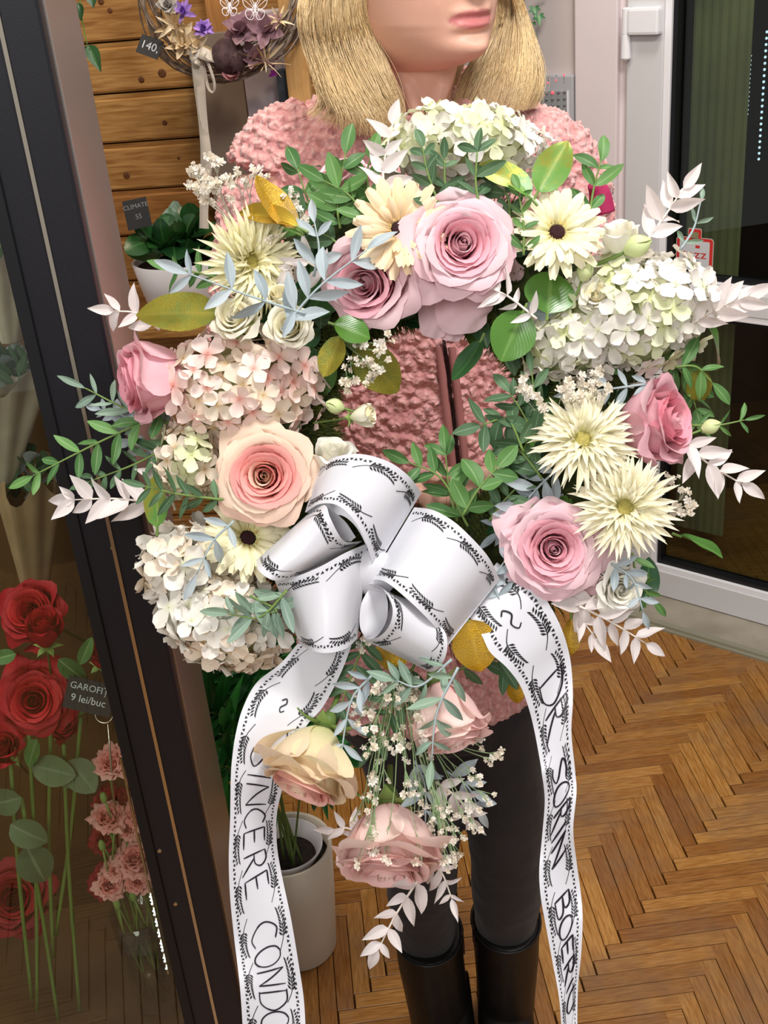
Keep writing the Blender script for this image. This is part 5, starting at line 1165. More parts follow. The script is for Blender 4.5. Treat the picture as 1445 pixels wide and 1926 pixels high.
def hair_sheet(mb, guides, n, r, jit, depth, seed, pts=20, cut=.12):
    rg = random.Random(seed); Gs = [spline(g, pts) for g in guides]; m = len(Gs)
    A = np.array([[list(p) for p in g] for g in Gs])
    clumps = [(rg.random(), rg.uniform(-1, 1)) for _ in range(max(6, n // 28))]
    for i in range(n):
        s = rg.random(); c = min(clumps, key=lambda c: abs(c[0] - s)); ph = rg.uniform(0, 6); am = rg.uniform(0, 1) * jit; dp = rg.uniform(0, depth); L = 1 - rg.random() ** 2 * cut
        C = []
        for j in range(pts):
            t = j / (pts - 1) * L; sj = s + (c[0] - s) * .55 * ss(.35, 1, t); f = min(max(sj, 0), .9999) * (m - 1); k = int(f); g = f - k
            q = t * (pts - 1); qi = min(int(q), pts - 2); qf = q - qi
            p = (A[k, qi] * (1 - qf) + A[k, qi + 1] * qf) * (1 - g) + (A[k + 1, qi] * (1 - qf) + A[k + 1, qi + 1] * qf) * g
            w = math.sin(ph + t * 5) * am * t + c[1] * .004 * math.sin(t * 4 + c[0] * 20)
            C.append(Vector(p) + Vector((w, dp + .5 * w, 0)))
        mb.tube(C, [r * (.9 if j < pts * .6 else .9 * (1 - (j / (pts - 1) - .6) * 1.9)) for j in range(pts)], 3, cap=False)
def lock_body(mb, guides, th):
    Gs = [spline(g, 28)[:24] for g in guides]; m = len(Gs); vs = []; fs = []
    for sd in (0, 1):
        for g in Gs:
            for j, p in enumerate(g): vs.append(p + Vector((0, .010 + sd * th * math.sin(PI * (.15 + .8 * j / 23)), 0)))
    N_ = m * 24
    for sd in (0, 1):
        for i in range(m - 1):
            for j in range(22):
                a = sd * N_ + i * 24 + j; fs.append((a, a + 1, a + 25, a + 24))
    for i in (0, m - 1):
        for j in range(22): a = i * 24 + j; fs.append((a, a + 1, N_ + a + 1, N_ + a))
    mb.add(vs, fs)
base = MB()
for g, th in ((curtL, .03), (curtB, .012), (curtR, .03)): lock_body(base, g, th)
# cap over the skull
vs = []; fs = []; na2 = 40
for i in range(15):
    z = .085 + .150 * i / 14
    for k in range(na2 + 1):
        a = math.radians(62 + (360 - 124) * k / na2) if z < .15 else math.radians(62 * (1 - (z - .15) / .085 * .9) + (360 - 124 * (1 - (z - .15) / .085 * .9)) * k / na2)
        x, y = head_pt(a, min(z, .2195)); vs.append(hp(x * 1.10, y * 1.10 + .0, z + .006))
for i in range(14):
    for k in range(na2): q = i * (na2 + 1) + k; fs.append((q, q + 1, q + na2 + 2, q + na2 + 1))
base.add(vs, fs)
hair = base.build('hair', M['hair'], person, smooth=True)
sm_ = MB()
hair_sheet(sm_, curtL, 1700, .00046, .008, .012, 1, cut=.2); hair_sheet(sm_, curtB, 500, .00045, .006, .010, 2); hair_sheet(sm_, curtR, 1400, .00046, .008, .012, 3, cut=.18)
hair_sheet(sm_, [[p + Vector((U(-.004, .004), -.004, 0)) for p in g] for g in curtL], 60, .0003, .016, .008, 4, cut=.3); hair_sheet(sm_, curtR, 60, .0003, .018, .012, 5, cut=.4)
sm_.build('hair_strands', M['hair2'], hair, smooth=True, kind='stuff')
# ================================================================== THE WREATH
M['moss'] = mat('dark_moss', '1f2a10', '3a4318', rough=.95, noise=160, bump=.6, bscale=500)
M['moss2'] = mat('moss_blades', '33401a', '57601f', rough=.9, noise=90)
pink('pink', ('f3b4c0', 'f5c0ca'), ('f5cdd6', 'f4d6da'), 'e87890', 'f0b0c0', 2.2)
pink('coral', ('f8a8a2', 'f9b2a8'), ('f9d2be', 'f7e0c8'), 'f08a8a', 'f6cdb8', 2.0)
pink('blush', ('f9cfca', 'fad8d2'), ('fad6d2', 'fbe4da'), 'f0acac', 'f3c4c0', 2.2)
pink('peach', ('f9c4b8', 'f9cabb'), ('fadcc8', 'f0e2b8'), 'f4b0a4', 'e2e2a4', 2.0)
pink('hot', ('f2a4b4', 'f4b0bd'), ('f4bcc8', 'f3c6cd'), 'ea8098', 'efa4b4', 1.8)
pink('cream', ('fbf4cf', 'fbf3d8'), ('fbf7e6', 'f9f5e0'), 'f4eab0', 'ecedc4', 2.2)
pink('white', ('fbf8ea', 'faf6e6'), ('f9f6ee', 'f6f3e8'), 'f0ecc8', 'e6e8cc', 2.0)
M['gerb_cream'] = mat('cream_gerbera_petal', 'f9f4d8', 'f8f1cc', rough=.55, rand=True, grad=('e6e3a0', 2.5), trans=.2, spec=.2)
M['gerb_peach'] = mat('peach_gerbera_petal', 'fbe6bd', 'f9e2c2', rough=.55, rand=True, grad=('f3cf9a', 2.0), trans=.2, spec=.2)
M['spider'] = mat('ivory_spider_petal', 'f8f2dc', 'f5eed2', rough=.55, rand=True, grad=('e0dc9c', 2.0), trans=.2, spec=.2)
M['spider2'] = mat('lemon_spider_petal', 'f8f2c8', 'f8f4d6', rough=.55, rand=True, grad=('eee6b0', 2.0), trans=.2, spec=.2)
# mossy ring
WC = (806, 786); RR, TR = 308, 116
k0 = S(1, WC[1]); ring = MB(); vs = []; fs = []; nu, nv = 90, 14
def ringp(a, b, rr=1.0, back=0.02):
    R = (RR + TR * math.cos(b) * rr); px = WC[0] + R * math.cos(a); py = WC[1] - R * math.sin(a)
    return P(px, py, TR * k0 * .62 * math.sin(b) * rr - back)
for i in range(nu):
    for j in range(nv):
        w = 1 + .10 * math.sin(i * 2.3 + j) * math.sin(j * 1.7 + i * .7) + U(-.05, .05); vs.append(ringp(2 * PI * i / nu, 2 * PI * j / nv, w))
for i in range(nu):
    for j in range(nv): fs.append((i * nv + j, i * nv + (j + 1) % nv, ((i + 1) % nu) * nv + (j + 1) % nv, ((i + 1) % nu) * nv + j))
wr = empty('wreath_ring', P(*WC), 'round wreath ring covered with dark moss, bare at its inner edge', 'wreath')
ring.add(vs, fs).build('moss_ring', M['moss'], wr, smooth=True)
tf = MB()
for i in range(9000):
    a = U(0, 2 * PI); b = U(-.3, PI + .3) if RND() < .4 else U(PI * .6, PI * 1.25)
    p = ringp(a, b, U(.98, 1.08)); o = ringp(a, b, U(1.15, 1.30)); d = (o - p) + Vector((U(-1, 1), U(-1, 1), U(-1, 1))) * .005; x = d.cross(FW).normalized() * .0007
    tf.add([p - x, p + x, p + d], [(0, 1, 2)])
tf.build('moss_tufts', M['moss2'], wr, kind='stuff')
for i in range(170):      # dark leaves pinned flat on the ring between the flowers
    a = U(0, 2 * PI); b = U(.25, PI - .2)
    if math.sin(a) < -.85: continue
    p = ringp(a, b, 1.05); t = (ringp(a + .05, b) - p).normalized() * random.choice((-1, 1)); x = (ringp(a, 0) - ringp(a, PI)).normalized()
    put_leaf(wr, random.choice(('oval', 'broad', 'oval')), M[random.choice(('dark', 'dark', 'olive_leaf', 'green2'))], p, t + x * U(-1, 1) - FW * U(.0, .3), -FW + x * U(-.5, .5), S(U(55, 85)), S(U(24, 40)))
# ---- roses
G = 'pink roses in the wreath'
def R_(pal, px, py, r, ax, h, label, seed, group=G, **kw):
    return rose('rose', P(px, py, h), cdir(*ax), S(r, py), M[pal + '_in'], M[pal + '_out'], label, 'rose', group, seed=seed, **kw)
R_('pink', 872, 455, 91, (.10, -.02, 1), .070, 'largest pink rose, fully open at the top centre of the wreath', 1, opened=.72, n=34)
gl = bpy.data.objects['rose']
def loose(root, pts, wid, m, h0, h1, cup=.25):
    """long guard petal hanging along a pixel path, given widths"""
    n = 12; C = spline([P(p[0], p[1], h0 + (h1 - h0) * i / (len(pts) - 1)) for i, p in enumerate(pts)], n + 1); off = root.location; Ri = root.rotation_euler.to_matrix().inverted()
    ws = [np.interp(i / n, np.linspace(0, 1, len(wid)), wid) * S(1, pts[0][1]) for i in range(n + 1)]
    def fn(u, v):
        i = min(int(round(v * n)), n); t = (C[min(i + 1, n)] - C[max(i - 1, 0)]).normalized(); x = t.cross(FW).normalized()
        e = (1 - v) * 0; q = C[i] + x * u * ws[i] * .5 * (1 if v < .85 else 1 - .0 * abs(u)) - FW * (-cup * ws[i] * u * u * .5 + .002 * math.sin(5 * u + 9 * v)) - t * (abs(u) ** 3 * ws[i] * .18 * v)
        return Ri @ (q - off)
    link('petal', petal_grid(fn, 8, n, 'petal', m), root)
loose(gl, [(860, 520), (825, 580), (812, 636)], [90, 80, 46], M['pink_out'], .022, .016)
loose(gl, [(880, 530), (872, 590), (876, 628)], [110, 104, 82], M['pink_out'], .034, .028)
loose(gl, [(860, 540), (852, 600), (848, 642)], [60, 62, 44], M['pink_out'], .020, .014)
loose(gl, [(790, 470), (778, 520), (800, 560)], [50, 56, 30], M['pink_out'], .032, .030)
loose(gl, [(930, 480), (960, 505), (985, 518)], [60, 50, 26], M['pink_out'], .016, .010)
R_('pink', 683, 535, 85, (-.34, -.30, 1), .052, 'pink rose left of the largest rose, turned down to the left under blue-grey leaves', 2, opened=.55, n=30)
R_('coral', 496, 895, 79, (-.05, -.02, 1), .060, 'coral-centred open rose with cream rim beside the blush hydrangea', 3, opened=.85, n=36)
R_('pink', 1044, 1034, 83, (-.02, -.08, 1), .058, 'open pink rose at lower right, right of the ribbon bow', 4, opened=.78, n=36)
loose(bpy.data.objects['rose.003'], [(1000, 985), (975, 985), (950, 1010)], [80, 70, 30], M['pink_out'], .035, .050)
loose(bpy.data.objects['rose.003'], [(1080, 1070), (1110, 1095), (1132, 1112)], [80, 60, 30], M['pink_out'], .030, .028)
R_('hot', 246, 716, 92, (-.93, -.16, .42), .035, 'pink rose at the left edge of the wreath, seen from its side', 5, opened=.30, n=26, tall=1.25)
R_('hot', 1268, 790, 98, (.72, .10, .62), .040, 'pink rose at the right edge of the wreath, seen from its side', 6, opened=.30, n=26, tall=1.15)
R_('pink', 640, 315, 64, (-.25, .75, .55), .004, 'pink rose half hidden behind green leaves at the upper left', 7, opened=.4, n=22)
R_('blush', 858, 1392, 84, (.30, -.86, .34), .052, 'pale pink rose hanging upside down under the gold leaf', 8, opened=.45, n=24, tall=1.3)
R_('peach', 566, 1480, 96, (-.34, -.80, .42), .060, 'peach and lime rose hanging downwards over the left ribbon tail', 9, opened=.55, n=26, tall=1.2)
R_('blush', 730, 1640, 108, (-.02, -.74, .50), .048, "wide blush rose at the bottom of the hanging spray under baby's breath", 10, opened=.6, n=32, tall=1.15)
# white spray roses and lisianthus
G2 = 'white spray roses in the wreath'
R_('cream', 440, 592, 46, (-.20, .28, 1), .058, 'small cream-white rose, left one of the upper-left pair', 11, G2, opened=.5, n=20, tall=1.1)
R_('cream', 543, 612, 44, (-.1, .10, 1), .062, 'small cream-white rose with lime sepals, right one of the upper-left pair', 12, G2, opened=.55, n=20, tall=1.1)
R_('cream', 524, 548, 32, (-.1, .6, .8), .050, 'pale yellow rosebud above the pair of small cream roses', 13, G2, opened=.25, n=14, tall=1.2)
R_('white', 1172, 1112, 45, (.15, -.15, 1), .050, 'small white rose at the lower right below the spider gerberas', 14, G2, opened=.6, n=22)
R_('cream', 1122, 552, 36, (-.2, .25, .95), .045, 'greenish half-open bud above the right white hydrangea', 15, G2, opened=.35, n=14, tall=1.2)
R_('white', 1165, 428, 46, (-.15, .80, .60), .045, 'white bell-shaped bloom right of the cream gerbera', 16, G2, opened=.30, n=10, tall=1.25)
R_('white', 628, 842, 52, (.10, .75, .55), .045, 'white bell-shaped bloom tucked in above the bow', 17, G2, opened=.30, n=9, tall=1.2)
R_('cream', 698, 780, 30, (.92, .10, .40), .046, 'pale green rosebud sticking out over the jacket in the wreath opening', 18, G2, opened=.15, n=12, tall=1.35, stem=S(75))
M['bud'] = mat('green_bud', 'd4e2a0', 'e0e8b4', rough=.5, rand=True, trans=.15)
def bud(px, py, r, ax, h, label):
    Rm = frame(cdir(*ax)); c = P(px, py, h); root = empty('flower_bud', c, label, 'bud', 'green flower buds', rot=Rm); r = S(r, py)
    for k in range(5):
        ph = k * 2 * PI / 5
        def fn(u, v, ph=ph):
            q = r * math.sin(PI * min(.97, v * .9 + .07)) ** .8; an = ph + u * .85 * (1 - .5 * v) + v * 1.1
            return (q * math.cos(an), q * math.sin(an), r * (-1.1 + 2.6 * v))
        link('petal', petal_grid(fn, 6, 7, 'petal', M['bud']), root)
    mb = MB().tube([(0, 0, -r), (0, 0, -r * 2.4), (r * .2, 0, -r * 4)], r * .16, 6); link('stem', mesh('stem', mb.v, mb.f, M['stem']), root)
bud(632, 764, 14, (-.8, .2, .4), .045, 'round green bud beside the pale rosebud in the wreath opening')
bud(1196, 464, 20, (.85, .35, .4), .045, 'pointed lime bud to the right of the white bell-shaped bloom')
bud(1100, 512, 15, (.3, .9, .3), .045, 'small green bud below the cream gerbera')
bud(1335, 803, 14, (.9, .35, .1), .03, 'narrow pale bud at the right edge beyond the pink rose')
# ---- gerberas
gerbera(P(752, 432, .056), cdir(.05, .1, 1), S(93), 'peach-cream gerbera with a dark eye left of the largest rose', M['gerb_peach'], M['stamen'], seed=1, group='dark-eyed gerberas', droop=.05)
gerbera(P(1048, 437, .048), cdir(.08, .22, 1), S(88), 'cream gerbera with a dark eye at the upper right', M['gerb_cream'], M['stamen'], seed=2, group='dark-eyed gerberas', droop=.05)
gerbera(P(466, 1012, .030), cdir(.3, .42, .85), S(90), 'cream gerbera with a dark eye below the coral-centred rose', M['gerb_cream'], M['stamen'], seed=3, group='dark-eyed gerberas')
gerbera(P(1096, 828, .050), cdir(-.05, .25, 1), S(108), 'ivory spider gerbera, upper one of the pair at the right', M['spider'], M['stamen2'], True, 'spider gerberas', 4, False)
gerbera(P(1176, 955, .058), cdir(-.15, .12, 1), S(104), 'ivory spider gerbera, lower one of the pair at the right', M['spider'], M['stamen2'], True, 'spider gerberas', 5, False)
gerbera(P(468, 492, .040), cdir(.50, -.10, .80), S(112), 'lemon spider gerbera at the upper left, turned sideways', M['spider2'], M['stamen2'], True, 'spider gerberas', 6, False, droop=-.02)
# ---- hydrangeas
hydrangea(866, 288, 150, 78, .050, 'white hydrangea head at the top centre below the chin', [M['hy_white'], M['hy_white'], M['hy_green']], 120, 27, h=-.01, seed=1)
hydrangea(1180, 592, 152, 118, .058, 'big white hydrangea head at the right', [M['hy_white'], M['hy_white'], M['hy_green']], 125, 28, h=.0, seed=2, rot=.2)
hydrangea(1065, 655, 92, 62, .045, 'smaller white hydrangea cluster low on the right side of the opening', [M['hy_white'], M['hy_white'], M['hy_green']], 55, 27, h=.004, seed=3)
hydrangea(460, 735, 148, 100, .060, 'blush hydrangea head at the left side of the wreath', [M['hy_blush'], M['hy_blush'], M['hy_ivory']], 110, 28, h=.0, seed=4, mixf=lambda x, y, g: M['hy_blush'] if g.random() < .7 else M['hy_ivory'])
hydrangea(362, 862, 62, 72, .040, 'greenish cream hydrangea cluster left of the coral-centred rose', [M['hy_green'], M['hy_ivory']], 40, 26, h=.002, seed=5)
hydrangea(348, 1062, 76, 72, .045, 'white hydrangea cluster left of the lower gerbera', [M['hy_white'], M['hy_white'], M['hy_ivory']], 48, 32, h=.0, seed=6)
hydrangea(432, 1160, 122, 88, .055, 'large white hydrangea head at the bottom left of the wreath', [M['hy_white'], M['hy_white'], M['hy_ivory']], 95, 30, h=.004, seed=7, rot=-.25)
# ---- large gold painted leaves
def big_leaf(px, py, qx, qy, w, m, label, h0=.04, h1=.05, n=(0, 0, 1), kind='broad', var=None, name='gold_leaf', group='gold-painted leaves in the wreath'):
    a = P(px, py, h0); b = P(qx, qy, h1); root = empty(name, a, label, 'leaf', group); d = b - a
    st = MB().tube([a - d * .15, a, a + d * .05], .0012, 6, .0009).build('stem', M['stem'], root)
    put_leaf(root, kind, m, a, d, cdir(*n), d.length, S(w, py), 'blade', var); return root
big_leaf(412, 590, 246, 584, 84, M['golddark'], 'olive gold-dusted leaf pointing left above the left pink rose', .05, .045, (0, .2, 1), var=1)
big_leaf(558, 430, 470, 352, 62, M['gold3'], 'shiny gold leaf at the upper left, upper one of two', .06, .05, (.5, .3, 1), var=3)
big_leaf(562, 428, 442, 366, 34, M['gold'], 'narrow gold leaf edge at the upper left, lower one of two', .064, .06, (-.2, .6, .8), var=0)
big_leaf(560, 440, 470, 400, 60, M['olive_leaf'], 'dark green leaf under the shiny gold leaf', .04, .03, (.1, .2, 1), var=1)
big_leaf(998, 372, 908, 274, 56, M['gold2'], 'brushed gold leaf curving over the top hydrangea', .06, .055, (.35, .5, .8), var=0)
big_leaf(1012, 362, 1068, 268, 66, M['gold2'], 'half green half gold leaf standing right of the top hydrangea', .05, .045, (.05, .1, 1), var=2)
big_leaf(985, 585, 940, 682, 86, M['olive_leaf'], 'broad green leaf hanging right of the largest rose', .055, .05, (.05, .0, 1), var=2, group=None, name='broad_leaf')
big_leaf(1030, 590, 1040, 505, 100, M['olive_leaf'], 'dark broad leaf below the cream gerbera', .045, .04, (.1, .2, 1), var=1, group=None, name='broad_leaf')
big_leaf(905, 640, 862, 728, 46, M['dark'], 'dark leaf hanging over the opening below the largest rose', .02, .015, (-.5, .1, .8), var=3, group=None, name='broad_leaf')
big_leaf(628, 610, 700, 632, 56, M['olive_leaf'], 'green-gold leaf right of the small cream roses', .05, .048, (.1, .5, .9), var=1, name='broad_leaf', group=None)
big_leaf(640, 632, 612, 712, 50, M['golddark'], 'gold-dusted leaf hanging at the inner edge left of the opening', .045, .04, (-.3, .1, .9), var=2)
big_leaf(665, 655, 756, 736, 84, M['golddark'], "gold-dusted leaf behind baby's breath at the inner top left", .01, .006, (.2, .2, 1), var=1)
big_leaf(296, 992, 300, 890, 58, M['gold2'], 'green leaf with gold tip at the left side behind fine leaves', .035, .03, (-.4, .1, .9), var=2)
big_leaf(640, 500, 575, 600, 90, M['dark'], 'dark leaf between the small cream roses and the pink rose', .03, .02, (.1, .2, 1), var=1, group=None, name='broad_leaf')
big_leaf(880, 1165, 908, 1268, 84, M['gold3'], 'bright gold leaf sticking out under the right bow loop', .05, .05, (.1, .1, 1), var=1)
big_leaf(740, 1200, 735, 1262, 70, M['gold3'], 'gold leaf peeking out between the bow loops', .03, .028, (.2, .1, 1), var=2)
big_leaf(1075, 1160, 1072, 1240, 36, M['gold3'], 'glittery gold leaf at the lower right behind the ribbon tail', .03, .028, (.3, .1, 1), var=1)
big_leaf(960, 1275, 980, 1325, 34, M['gold3'], 'small gold leaf behind the right ribbon tail', .02, .018, (.3, .1, 1), var=1)
big_leaf(1330, 610, 1380, 692, 44, M['olive_leaf'], 'curved green leaf at the far right beside the hydrangea', .02, .016, (.5, .4, .7), var=0, group=None, name='broad_leaf')
big_leaf(1278, 1008, 1368, 1040, 20, M['olive_leaf'], 'thin green leaf sticking out at the right below the spider gerberas', .02, .016, (.0, .9, .4), var=1, group=None, name='broad_leaf')
big_leaf(1100, 400, 1030, 372, 60, M['dark'], 'dark leaf behind the cream gerbera', .03, .02, (.1, .4, 1), var=1, group=None, name='broad_leaf')
big_leaf(1215, 1130, 1225, 1045, 50, M['dark'], 'dark leaf behind the small white rose at the lower right', .0, -.005, (.1, .1, 1), var=1, group=None, name='broad_leaf')
big_leaf(1300, 700, 1330, 755, 60, M['golddark'], 'olive leaf behind the right pink rose', .0, -.005, (.3, .1, 1), var=1, group=None, name='broad_leaf')
# ---- leafy sprigs : pixel paths
GP = 'green leaf sprigs in the wreath'; GE = 'blue-grey leaf sprigs in the wreath'; GB = 'bleached white leaf sprigs in the wreath'
def sg(pts, lab, m='green', L=58, W=24, gap=34, h=.03, **kw): return sprig('green_sprig', pts, 'oval', M[m], L, W, gap, lab, GP, h, **kw)
def se(pts, lab, m='silver', L=60, W=19, gap=30, h=.05, **kw): return sprig('grey_sprig', pts, 'lance', M[m], L, W, gap, lab, GE, h, mstem=M['silver_stem'], **kw)
def sb(pts, lab, L=58, W=24, gap=26, h=.04, **kw): return sprig('bleached_sprig', pts, 'point', M['bleach'], L, W, gap, lab, GB, h, mstem=M['bl_stem'], **kw)
M['silver_stem'] = mat('silver_stem', 'a3b2b4', rough=.6); M['bl_stem'] = mat('bleached_stem', 'e6dcd0', rough=.6)
sg([(600, 430), (580, 380), (560, 320)], 'green sprig rising over the jacket at the upper left, leftmost', h=.028, L=62, W=28)
sg([(640, 430), (635, 380), (650, 290)], 'green sprig in front of the half hidden pink rose', h=.036, L=66, W=30)
sg([(690, 420), (660, 370), (610, 340)], 'green sprig left of the peach-cream gerbera', h=.040, L=64, W=28)
sg([(640, 460), (590, 430), (540, 400)], 'green sprig low at the upper left beside the gold leaf', h=.030, m='green2')
sg([(700, 380), (690, 330), (700, 290)], 'green sprig under the top hydrangea, left', h=.03, m='green', L=50)
sg([(832, 400), (806, 330), (795, 278)], 'dark green sprig standing before the top hydrangea, left', h=.058, m='green2', L=46, W=20, gap=30)
sg([(850, 395), (838, 350), (836, 300)], 'thin green sprig standing before the top hydrangea, middle', h=.055, m='green2', L=44, W=18)
sg([(900, 380), (895, 340), (898, 285)], 'dark green sprig standing before the top hydrangea, right', h=.060, m='green2', L=56, W=20, gap=40)
sg([(960, 420), (955, 370), (930, 345)], 'green sprig between the largest rose and the top hydrangea', h=.045, m='green2', L=52, W=24)
sg([(985, 480), (985, 420), (975, 360)], 'small green sprig left of the cream gerbera', h=.060, L=42, W=15, gap=30)
sg([(1108, 410), (1118, 350), (1130, 305)], 'green sprig beside the shoulder at the upper right', h=.04, L=64, W=24)
sg([(450, 540), (400, 520), (330, 505)], 'green sprig pointing left beside the lemon spider gerbera', h=.025, L=60, W=22)
sg([(1270, 690), (1310, 690), (1340, 720)], 'green sprig at the right edge under the big hydrangea', h=.02, L=60, W=22, m='green')
sg([(1300, 800), (1350, 800), (1400, 790)], 'thin green sprig at the far right beyond the pink rose', h=.01, L=44, W=10)
sg([(985, 850), (955, 790), (905, 800)], 'green sprig pointing left into the wreath opening', h=.05, m='green2', L=60, W=26, gap=30)
sg([(1010, 830), (985, 780), (960, 740)], 'green sprig rising at the right edge of the opening', h=.045, m='green2', L=56, W=22, gap=28)
sg([(1020, 900), (980, 850), (950, 830)], 'dense green sprig right of the opening, lower', h=.040, m='green2', L=52, W=22, gap=26)
sg([(880, 990), (830, 900), (770, 870)], 'bright green sprig above the bow pointing up left', h=.045, L=64, W=26, gap=40, m='green')
sg([(860, 980), (845, 920), (838, 850)], 'bright green sprig above the bow pointing straight up', h=.040, L=60, W=24, gap=40)
sg([(870, 970), (900, 920), (935, 880)], 'green sprig with a cut stem end between bow and right roses', h=.055, L=62, W=34, gap=36, m='green')
sg([(920, 980), (950, 940), (990, 900)], 'dark green sprig filling the gap left of the lower right rose', h=.035, L=52, W=20, m='green2', gap=24)
sg([(1040, 800), (1010, 760), (1000, 700)], "green sprig under the baby's breath at the right inner edge", h=.04, L=48, W=16, m='green2')
sg([(320, 770), (190, 830), (62, 895)], 'long green sprig reaching far left in front of the display cabinet', h=.02, L=60, W=20, gap=44, jl=.1, ang=.75)
sg([(330, 830), (260, 870), (170, 905)], 'short green sprig at the left under the long one', h=.015, L=50, W=16, gap=26, m='green2')
sg([(330, 800), (240, 770), (160, 730)], 'drooping green sprig under the left pink rose', h=.01, L=62, W=15, gap=34, m='silver2')
sg([(420, 940), (340, 930), (275, 915)], 'fine green sprig in front of the green and gold leaf', h=.055, L=50, W=15, gap=22, m='green2')
sg([(470, 1120), (520, 1150), (430, 1150)], 'pale green sprig over the bottom left hydrangea', h=.068, L=56, W=18, gap=34, m='silver2')
sg([(540, 1110), (490, 1160), (430, 1155)], 'slender grey-green sprig left of the lower left bow loop', h=.070, L=58, W=16, gap=30, m='silver2')
sg([(690, 1200), (665, 1260), (640, 1330)], 'dusky green sprig hanging under the bow, left', h=.03, L=62, W=20, gap=24, m='green2')
sg([(780, 1250), (740, 1330), (700, 1400)], 'dusky green sprig hanging under the bow, middle', h=.035, L=56, W=17, gap=28, m='green2')
sg([(860, 1260), (930, 1240), (960, 1260)], 'dusky green sprig hanging behind the gold leaf', h=.02, L=60, W=22, gap=24, m='green2')
sg([(1240, 660), (1290, 710), (1310, 770)], 'olive green sprig behind the right pink rose', h=-.005, L=55, W=20, gap=24, m='green')
sg([(1190, 1040), (1200, 1090), (1230, 1130)], 'green sprig between the spider gerbera and the small white rose', h=.01, L=44, W=16, gap=22, m='green')
se([(575, 590), (480, 560), (355, 515)], 'blue-grey sprig crossing the lemon spider gerbera', h=.075, L=72, W=23, gap=56, jl=.12, ang=1.15)
se([(530, 620), (600, 540), (690, 470)], 'blue-grey sprig reaching over the left pink rose', h=.075, L=78, W=24, gap=50, jl=.12, ang=.85)
se([(590, 520), (600, 470), (592, 420)], 'blue-grey sprig standing left of the pink rose', h=.06, L=56, W=20, gap=52)
se([(330, 800), (260, 790), (190, 770)], 'frosty grey sprig under the left pink rose', h=.002, L=36, W=18, gap=26)
se([(310, 860), (250, 830), (230, 790)], 'frosty grey sprig at the left behind the long green sprig', h=.0, L=36, W=20, gap=24)
se([(440, 980), (400, 1020), (370, 1080)], 'blue-grey sprig hanging over the lower left hydrangea', h=.060, L=62, W=18, gap=34)
se([(1150, 1060), (1190, 1090), (1210, 1150)], 'frosty grey sprig around the small white rose', h=.055, L=40, W=14, gap=28)
se([(1050, 880), (1000, 930), (960, 985)], 'grey sprig left of the lower right pink rose', h=.035, L=60, W=20, gap=22)
se([(1060, 930), (990, 960), (940, 1000)], 'grey sprig behind the lower right pink rose', h=.025, L=60, W=18, gap=26)
se([(940, 1130), (930, 1090), (960, 1040)], 'blue-grey sprig between the right bow loop and the pink rose', h=.045, L=50, W=18, gap=26)
se([(1230, 720), (1160, 730), (1080, 740)], "blue-grey sprig among the baby's breath on the right", h=.035, L=44, W=14, gap=34)
se([(850, 1240), (790, 1290), (745, 1280)], 'silvery green sprig crossing above the hanging pink rose', h=.068, L=62, W=20, gap=34, m='silver2')
se([(862, 1255), (822, 1340), (812, 1430)], 'silvery green sprig hanging over the pale pink rose', h=.080, L=58, W=18, gap=46, m='silver2')
se([(700, 1270), (660, 1320), (640, 1430)], 'silvery blue sprig hanging left of the baby\'s breath', h=.06, L=52, W=15, gap=34)
se([(780, 1430), (800, 1480), (800, 1560)], 'silvery leaf sprig inside the hanging spray', h=.03, L=56, W=18, gap=30)
se([(840, 1450), (880, 1480), (900, 1520)], 'grey sprig at the right of the hanging spray', h=.02, L=50, W=20, gap=26)
se([(960, 640), (1000, 590), (1010, 560)], 'pair of round grey leaves right of the largest rose', h=.035, L=36, W=24, gap=30)
se([(1280, 470), (1305, 430), (1318, 380)], 'thin grey-green twig above the right hydrangea', h=.045, L=36, W=10, gap=40, m='silver2')
sb([(722, 365), (722, 310), (738, 235)], 'bleached white sprig left of the top hydrangea', h=.05, L=56, W=24, gap=30)
sb([(1215, 455), (1255, 400), (1285, 355)], 'bleached white sprig rising at the upper right over the door', h=.045, L=62, W=24, gap=26, ang=.8)
sb([(1300, 610), (1350, 580), (1400, 560)], 'bleached white sprig at the far right over the mid rail of the door', h=.03, L=72, W=28, gap=28, ang=.7)
sb([(1290, 830), (1330, 870), (1395, 910)], 'bleached white sprig right of the right pink rose', h=.03, L=62, W=24, gap=26)
sb([(290, 945), (215, 938), (140, 940)], 'bleached white sprig reaching left in front of the cabinet frame', h=.02, L=66, W=28, gap=34, ang=.7)
sb([(300, 620), (260, 590), (215, 585)], 'bleached white sprig behind the olive gold-dusted leaf', h=.02, L=56, W=22, gap=34)
sb([(620, 520), (570, 490), (545, 510)], 'bleached white sprig between the small cream roses and the gold leaf', h=.045, L=48, W=18, gap=24)
sb([(1010, 600), (960, 560), (930, 545)], 'bleached white sprig right of the hanging guard petals', h=.06, L=52, W=17, gap=22)
sb([(1090, 1140), (1150, 1170), (1215, 1210)], 'bleached white sprig at the lower right under the small white rose', h=.04, L=58, W=22, gap=28)
sb([(1120, 1120), (1090, 1150), (1120, 1200)], 'bleached white sprig left of the small white rose', h=.035, L=60, W=24, gap=26)
sb([(790, 1650), (745, 1720), (712, 1785)], 'bleached white sprig hanging lowest of all under the wide blush rose', h=.04, L=58, W=22, gap=30, ang=.8)
sb([(700, 1600), (660, 1560), (630, 1560)], 'bleached white sprig left of the wide blush rose', h=.02, L=52, W=18, gap=26)
sb([(800, 1620), (830, 1640), (850, 1690)], 'bleached white sprig right of the wide blush rose', h=.02, L=50, W=16, gap=26)
sb([(820, 1470), (860, 1500), (890, 1540)], 'bleached white sprig in the hanging spray, right', h=.03, L=48, W=18, gap=26)
